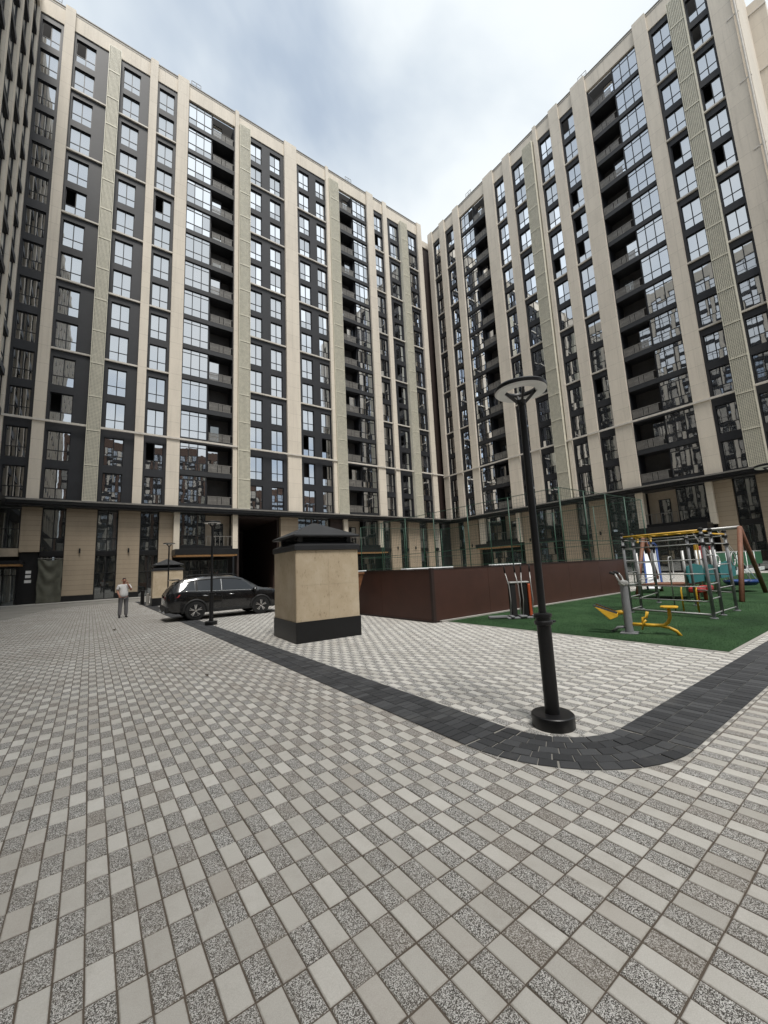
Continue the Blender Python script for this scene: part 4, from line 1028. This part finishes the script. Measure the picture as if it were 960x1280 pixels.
def workout_rig():
    t = thing('workout_rig', 'grey and yellow climbing rig of posts, ladders and bars on the turf', 'climbing frame', (12.45, 3.4, 0))
    P = {'a': (0, 0), 'b': (.78, .02), 'c': (1.95, 0), 'd': (.35, 2.02), 'e': (1.25, 2.1), 'f': (2.95, 1.2), 'g': (3.4, 2.4)}
    H = {'a': 2.22, 'b': 2.22, 'c': 2.2, 'd': 2.28, 'e': 2.28, 'f': 2.25, 'g': 2.25}
    for k_, (x, y) in P.items():
        p = MB().tube([(x, y, .0), (x, y, H[k_])], .038, 12).build('post', 'grey_paint', t, smooth=True)
        c_ = MB().lathe([(.058, H[k_] - .02), (.062, H[k_] + .01), (.03, H[k_] + .05), (0, H[k_] + .055)], 12, (x, y, 0)).build('post_cap', 'rubber', p, smooth=True)
        for z in (H[k_] - .14, H[k_] - .36): MB().tube([(x, y, z - .035), (x, y, z + .035)], .064, 12).build('clamp', 'rubber', p, smooth=True)
        MB().lathe([(.09, .012), (.09, .03), (.05, .035)], 12, (x, y, 0)).build('foot', 'grey_paint', p)
    def bar(a, b, z, r_=.017, mat='silver_tube', name='rung', z2=None):
        (x0, y0), (x1, y1) = P[a], P[b]
        MB().tube([(x0, y0, z), (x1, y1, z if z2 is None else z2)], r_, 8).build(name, mat, t, smooth=True)
    for z in (.12, .48, .84, 1.2, 1.56, 1.86, 2.08): bar('a', 'b', z)
    for z in (.10, .45, .8, 1.15, 1.5, 1.85, 2.1): bar('d', 'e', z)
    for z in (.10, .42, .78, 1.1, 1.46, 1.86, 2.08): bar('a', 'd', z, .014 if z > .2 else .028)
    for z in (.12, .7, 1.3, 1.86): bar('b', 'c', z, .014)
    for z in (.35, .9, 1.4, 2.1): bar('e', 'g', z, .014)
    for z in (.5, 1.0, 2.08): bar('c', 'f', z, .016)
    bar('f', 'g', 2.1, .02)
    bar('a', 'd', 2.20, .026, 'yellow_paint', 'top_bar'); bar('b', 'e', 2.20, .026, 'yellow_paint', 'top_bar'); bar('b', 'c', 2.12, .024, 'yellow_paint', 'top_bar')
    (x0, y0), (x1, y1) = P['a'], P['d']; (u0, v0), (u1, v1) = P['b'], P['e']
    for i in range(1, 6):
        f = i / 6; MB().tube([(x0 + (x1 - x0) * f, y0 + (y1 - y0) * f, 2.19), (u0 + (u1 - u0) * f, v0 + (v1 - v0) * f, 2.19)], .017, 8).build('monkey_bar', 'yellow_paint', t, smooth=True)
    for k_, f in enumerate((.62, .8)):
        x, y = x0 + (x1 - x0) * f, y0 + (y1 - y0) * f
        MB().tube([(x, y, 2.19), (x, y, 2.02), (x + .1, y, 2.0), (x + .12, y, 2.12)], .014, 8).build('hook_grip', 'yellow_paint', t, smooth=True)
    # low looped parallel bars
    for dy in (0, .35):
        MB().tube([(.9, .55 + dy, .0), (.9, .55 + dy, .62), (.95, .55 + dy, .68), (1.55, .75 + dy, .68), (1.6, .77 + dy, .62), (1.6, .77 + dy, 0)], .02, 8).build('parallel_bar', 'yellow_paint', t, smooth=True)
    MB().tube([(1.2, 1.2, 0), (1.2, 1.2, 1.5), (1.25, 1.2, 1.56), (1.7, 1.3, 1.56), (1.75, 1.3, 1.5), (1.75, 1.3, .95), (1.3, 1.25, .9)], .02, 8).build('climbing_loop', 'silver_tube', t, smooth=True)
    hp = MB().tube([(1.95 + .17 * math.cos(a), -.1, 1.42 + .17 * math.sin(a)) for a in np.linspace(0, 6.283, 20)], .016, 6).build('hoop', 'silver_tube', t, smooth=True)
workout_rig()
def swing():
    t = thing('swing_frame', 'brown wooden A-frame swing with a blue basket seat behind the climbing rig', 'swing', (17.0, 3.9, 0))
    a0, a1 = (0, 0), (4.1, .2); apex0, apex1 = (2.0, .1, 2.46), (1.0, 3.2, 2.46)
    top = (1.9, .1, 2.5)
    for p in ((0.0, -.05), (4.1, .12)): MB().tube([(p[0], p[1], 0), top], .075, 10).build('leg', 'brown_wood', t, smooth=True)
    far = (2.3, 3.4, 2.5)
    for p in ((.9, 3.4), (4.0, 3.6)): MB().tube([(p[0], p[1], 0), far], .075, 10).build('leg', 'brown_wood', t, smooth=True)
    MB().tube([top, far], .06, 10).build('crossbar', 'silver_tube', t, smooth=True)
    s_ = MB().lathe([(.0, .40), (.45, .42), (.56, .52), (.60, .62), (.55, .60), (.42, .48), (.0, .45)], 24, (4.6, .9, -.15), caps=False).build('basket_seat', 'blue_plastic', t, smooth=True)
    for dx, dy in ((-.4, -.4), (.4, -.4), (.4, .4), (-.4, .4)): MB().tube([(4.6 + dx, .9 + dy, .46), (2.1 + dy * .1, 1.2 + dy, 2.46)], .012, 6).build('rope', 'white_plastic', t)
swing()
def play_tower():
    t = thing('play_tower', 'colourful play structure with teal panels and red boards behind the climbing rig', 'play structure', (17.0, 5.2, 0))
    for x, y in ((.1, .1), (1.5, .1), (1.9, .1), (3.2, .1), (3.7, .1), (5.6, .1), (.1, 1.6), (1.5, 1.6)): MB().tube([(x, y, 0), (x, y, 1.75)], .045, 10).build('post', 'silver_tube', t, smooth=True)
    for x0, x1, z in ((.0, 1.55, .60), (1.8, 3.25, .52), (3.6, 5.7, .60)):
        o = MB().prism([(x0, z), (x1, z), (x1 + .06, z + .25), (x1, z + .58), ((x0 + x1) / 2, z + .66), (x0, z + .58), (x0 - .06, z + .25)], -.02, .02)
        o.v = [(q[0], q[2], q[1]) for q in o.v]; o.build('teal_panel', 'teal_panel', t)
    MB().box(.1, 1.5, .1, 1.6, .5, .56).build('deck', 'brown_wood', t)
    for x in (1.95, 2.15): MB().box(x, x + .09, .2, .27, .3, 2.0).build('yellow_slat', 'yellow_paint', t)
    for x, w_ in ((2.2, .75), (4.0, .55)): MB().box(x, x + w_, .30, .36, 1.42, 1.92).build('red_board', 'red_paint', t, bevel=.03)
    MB().tube([(3.0 + .3 * math.cos(a), -.12, 1.3 + .22 * math.sin(a)) for a in np.linspace(0, 6.283, 22)], .03, 8).build('steering_hoop', 'white_plastic', t, smooth=True)
    for x in (-.7, .1): MB().box(x, x + .6, -.5, -.15, .32, .5).build('red_seat', 'red_paint', t, bevel=.05)
    for x in (-.45, .35): MB().tube([(x, -.32, 0), (x, -.32, .33)], .06, 10).build('seat_spring', 'orange_paint', t, smooth=True)
play_tower()
def slide():
    t = thing('playground_slide', 'white and blue playground slide between the brown wall and the climbing rig', 'slide', (21.9, 8.1, 0), math.atan2(-8.1, -21.9))
    n = 16; vs_ = []
    def zz(u): return 1.55 * (1 - u) ** 1.2 + .18
    for i in range(n + 1):
        u = i / n
        for dy, dz in ((-.26, .2), (-.22, 0), (.22, 0), (.26, .2)): vs_.append((2.2 * u, dy, zz(u) + dz))
    so_ = MB().add(vs_, [(4 * i + k_, 4 * i + k_ + 1, 4 * i + k_ + 5, 4 * i + k_ + 4) for i in range(n) for k_ in range(3)]).build('chute', 'white_plastic', t, smooth=True)
    md = so_.modifiers.new('th', 'SOLIDIFY'); md.thickness = .03
    for dy in (-.28, .28):
        MB().tube([(2.2 * i / n, dy, zz(i / n) + .2) for i in range(n + 1)], .045, 8).build('edge', 'blue_plastic', t, smooth=True)
        MB().tube([(0, dy, 0), (0, dy, 2.1), (.08, dy * .8, 2.2), (.1, 0, 2.22)], .05, 8).build('hood_post', 'blue_plastic', t, smooth=True)
        MB().tube([(-1.1, dy, 0), (-.1, dy, 1.7)], .035, 8).build('ladder_rail', 'silver_tube', t, smooth=True)
    for k_ in range(5): MB().tube([(-.95 + .19 * k_, -.28, .26 + .32 * k_), (-.95 + .19 * k_, .28, .26 + .32 * k_)], .02, 8).build('rung', 'silver_tube', t, smooth=True)
slide()
def barrier():
    t = thing('court_barrier', 'dark green panel barrier at the right edge behind the swing', 'barrier', (21.6, 5.6, 0), R(2))
    for i in range(5):
        o = MB().box(0, 1.96, -.03, .03, .92, 1.60).build('panel', 'green_barrier', t); o.location = (i * 2, 0, 0)
        o = MB().tube([(0, 0, 0), (0, 0, 1.62)], .05, 8).build('post', 'white_plastic', t, smooth=True); o.location = (i * 2 - .02, 0, 0)
    MB().tube([(0, 0, 1.62), (10, 0, 1.62)], .04, 8).build('rail', 'silver_tube', t, smooth=True)
    MB().box(0, 10, -.06, .06, .55, .72).build('lower_rail', 'white_plastic', t)
barrier()
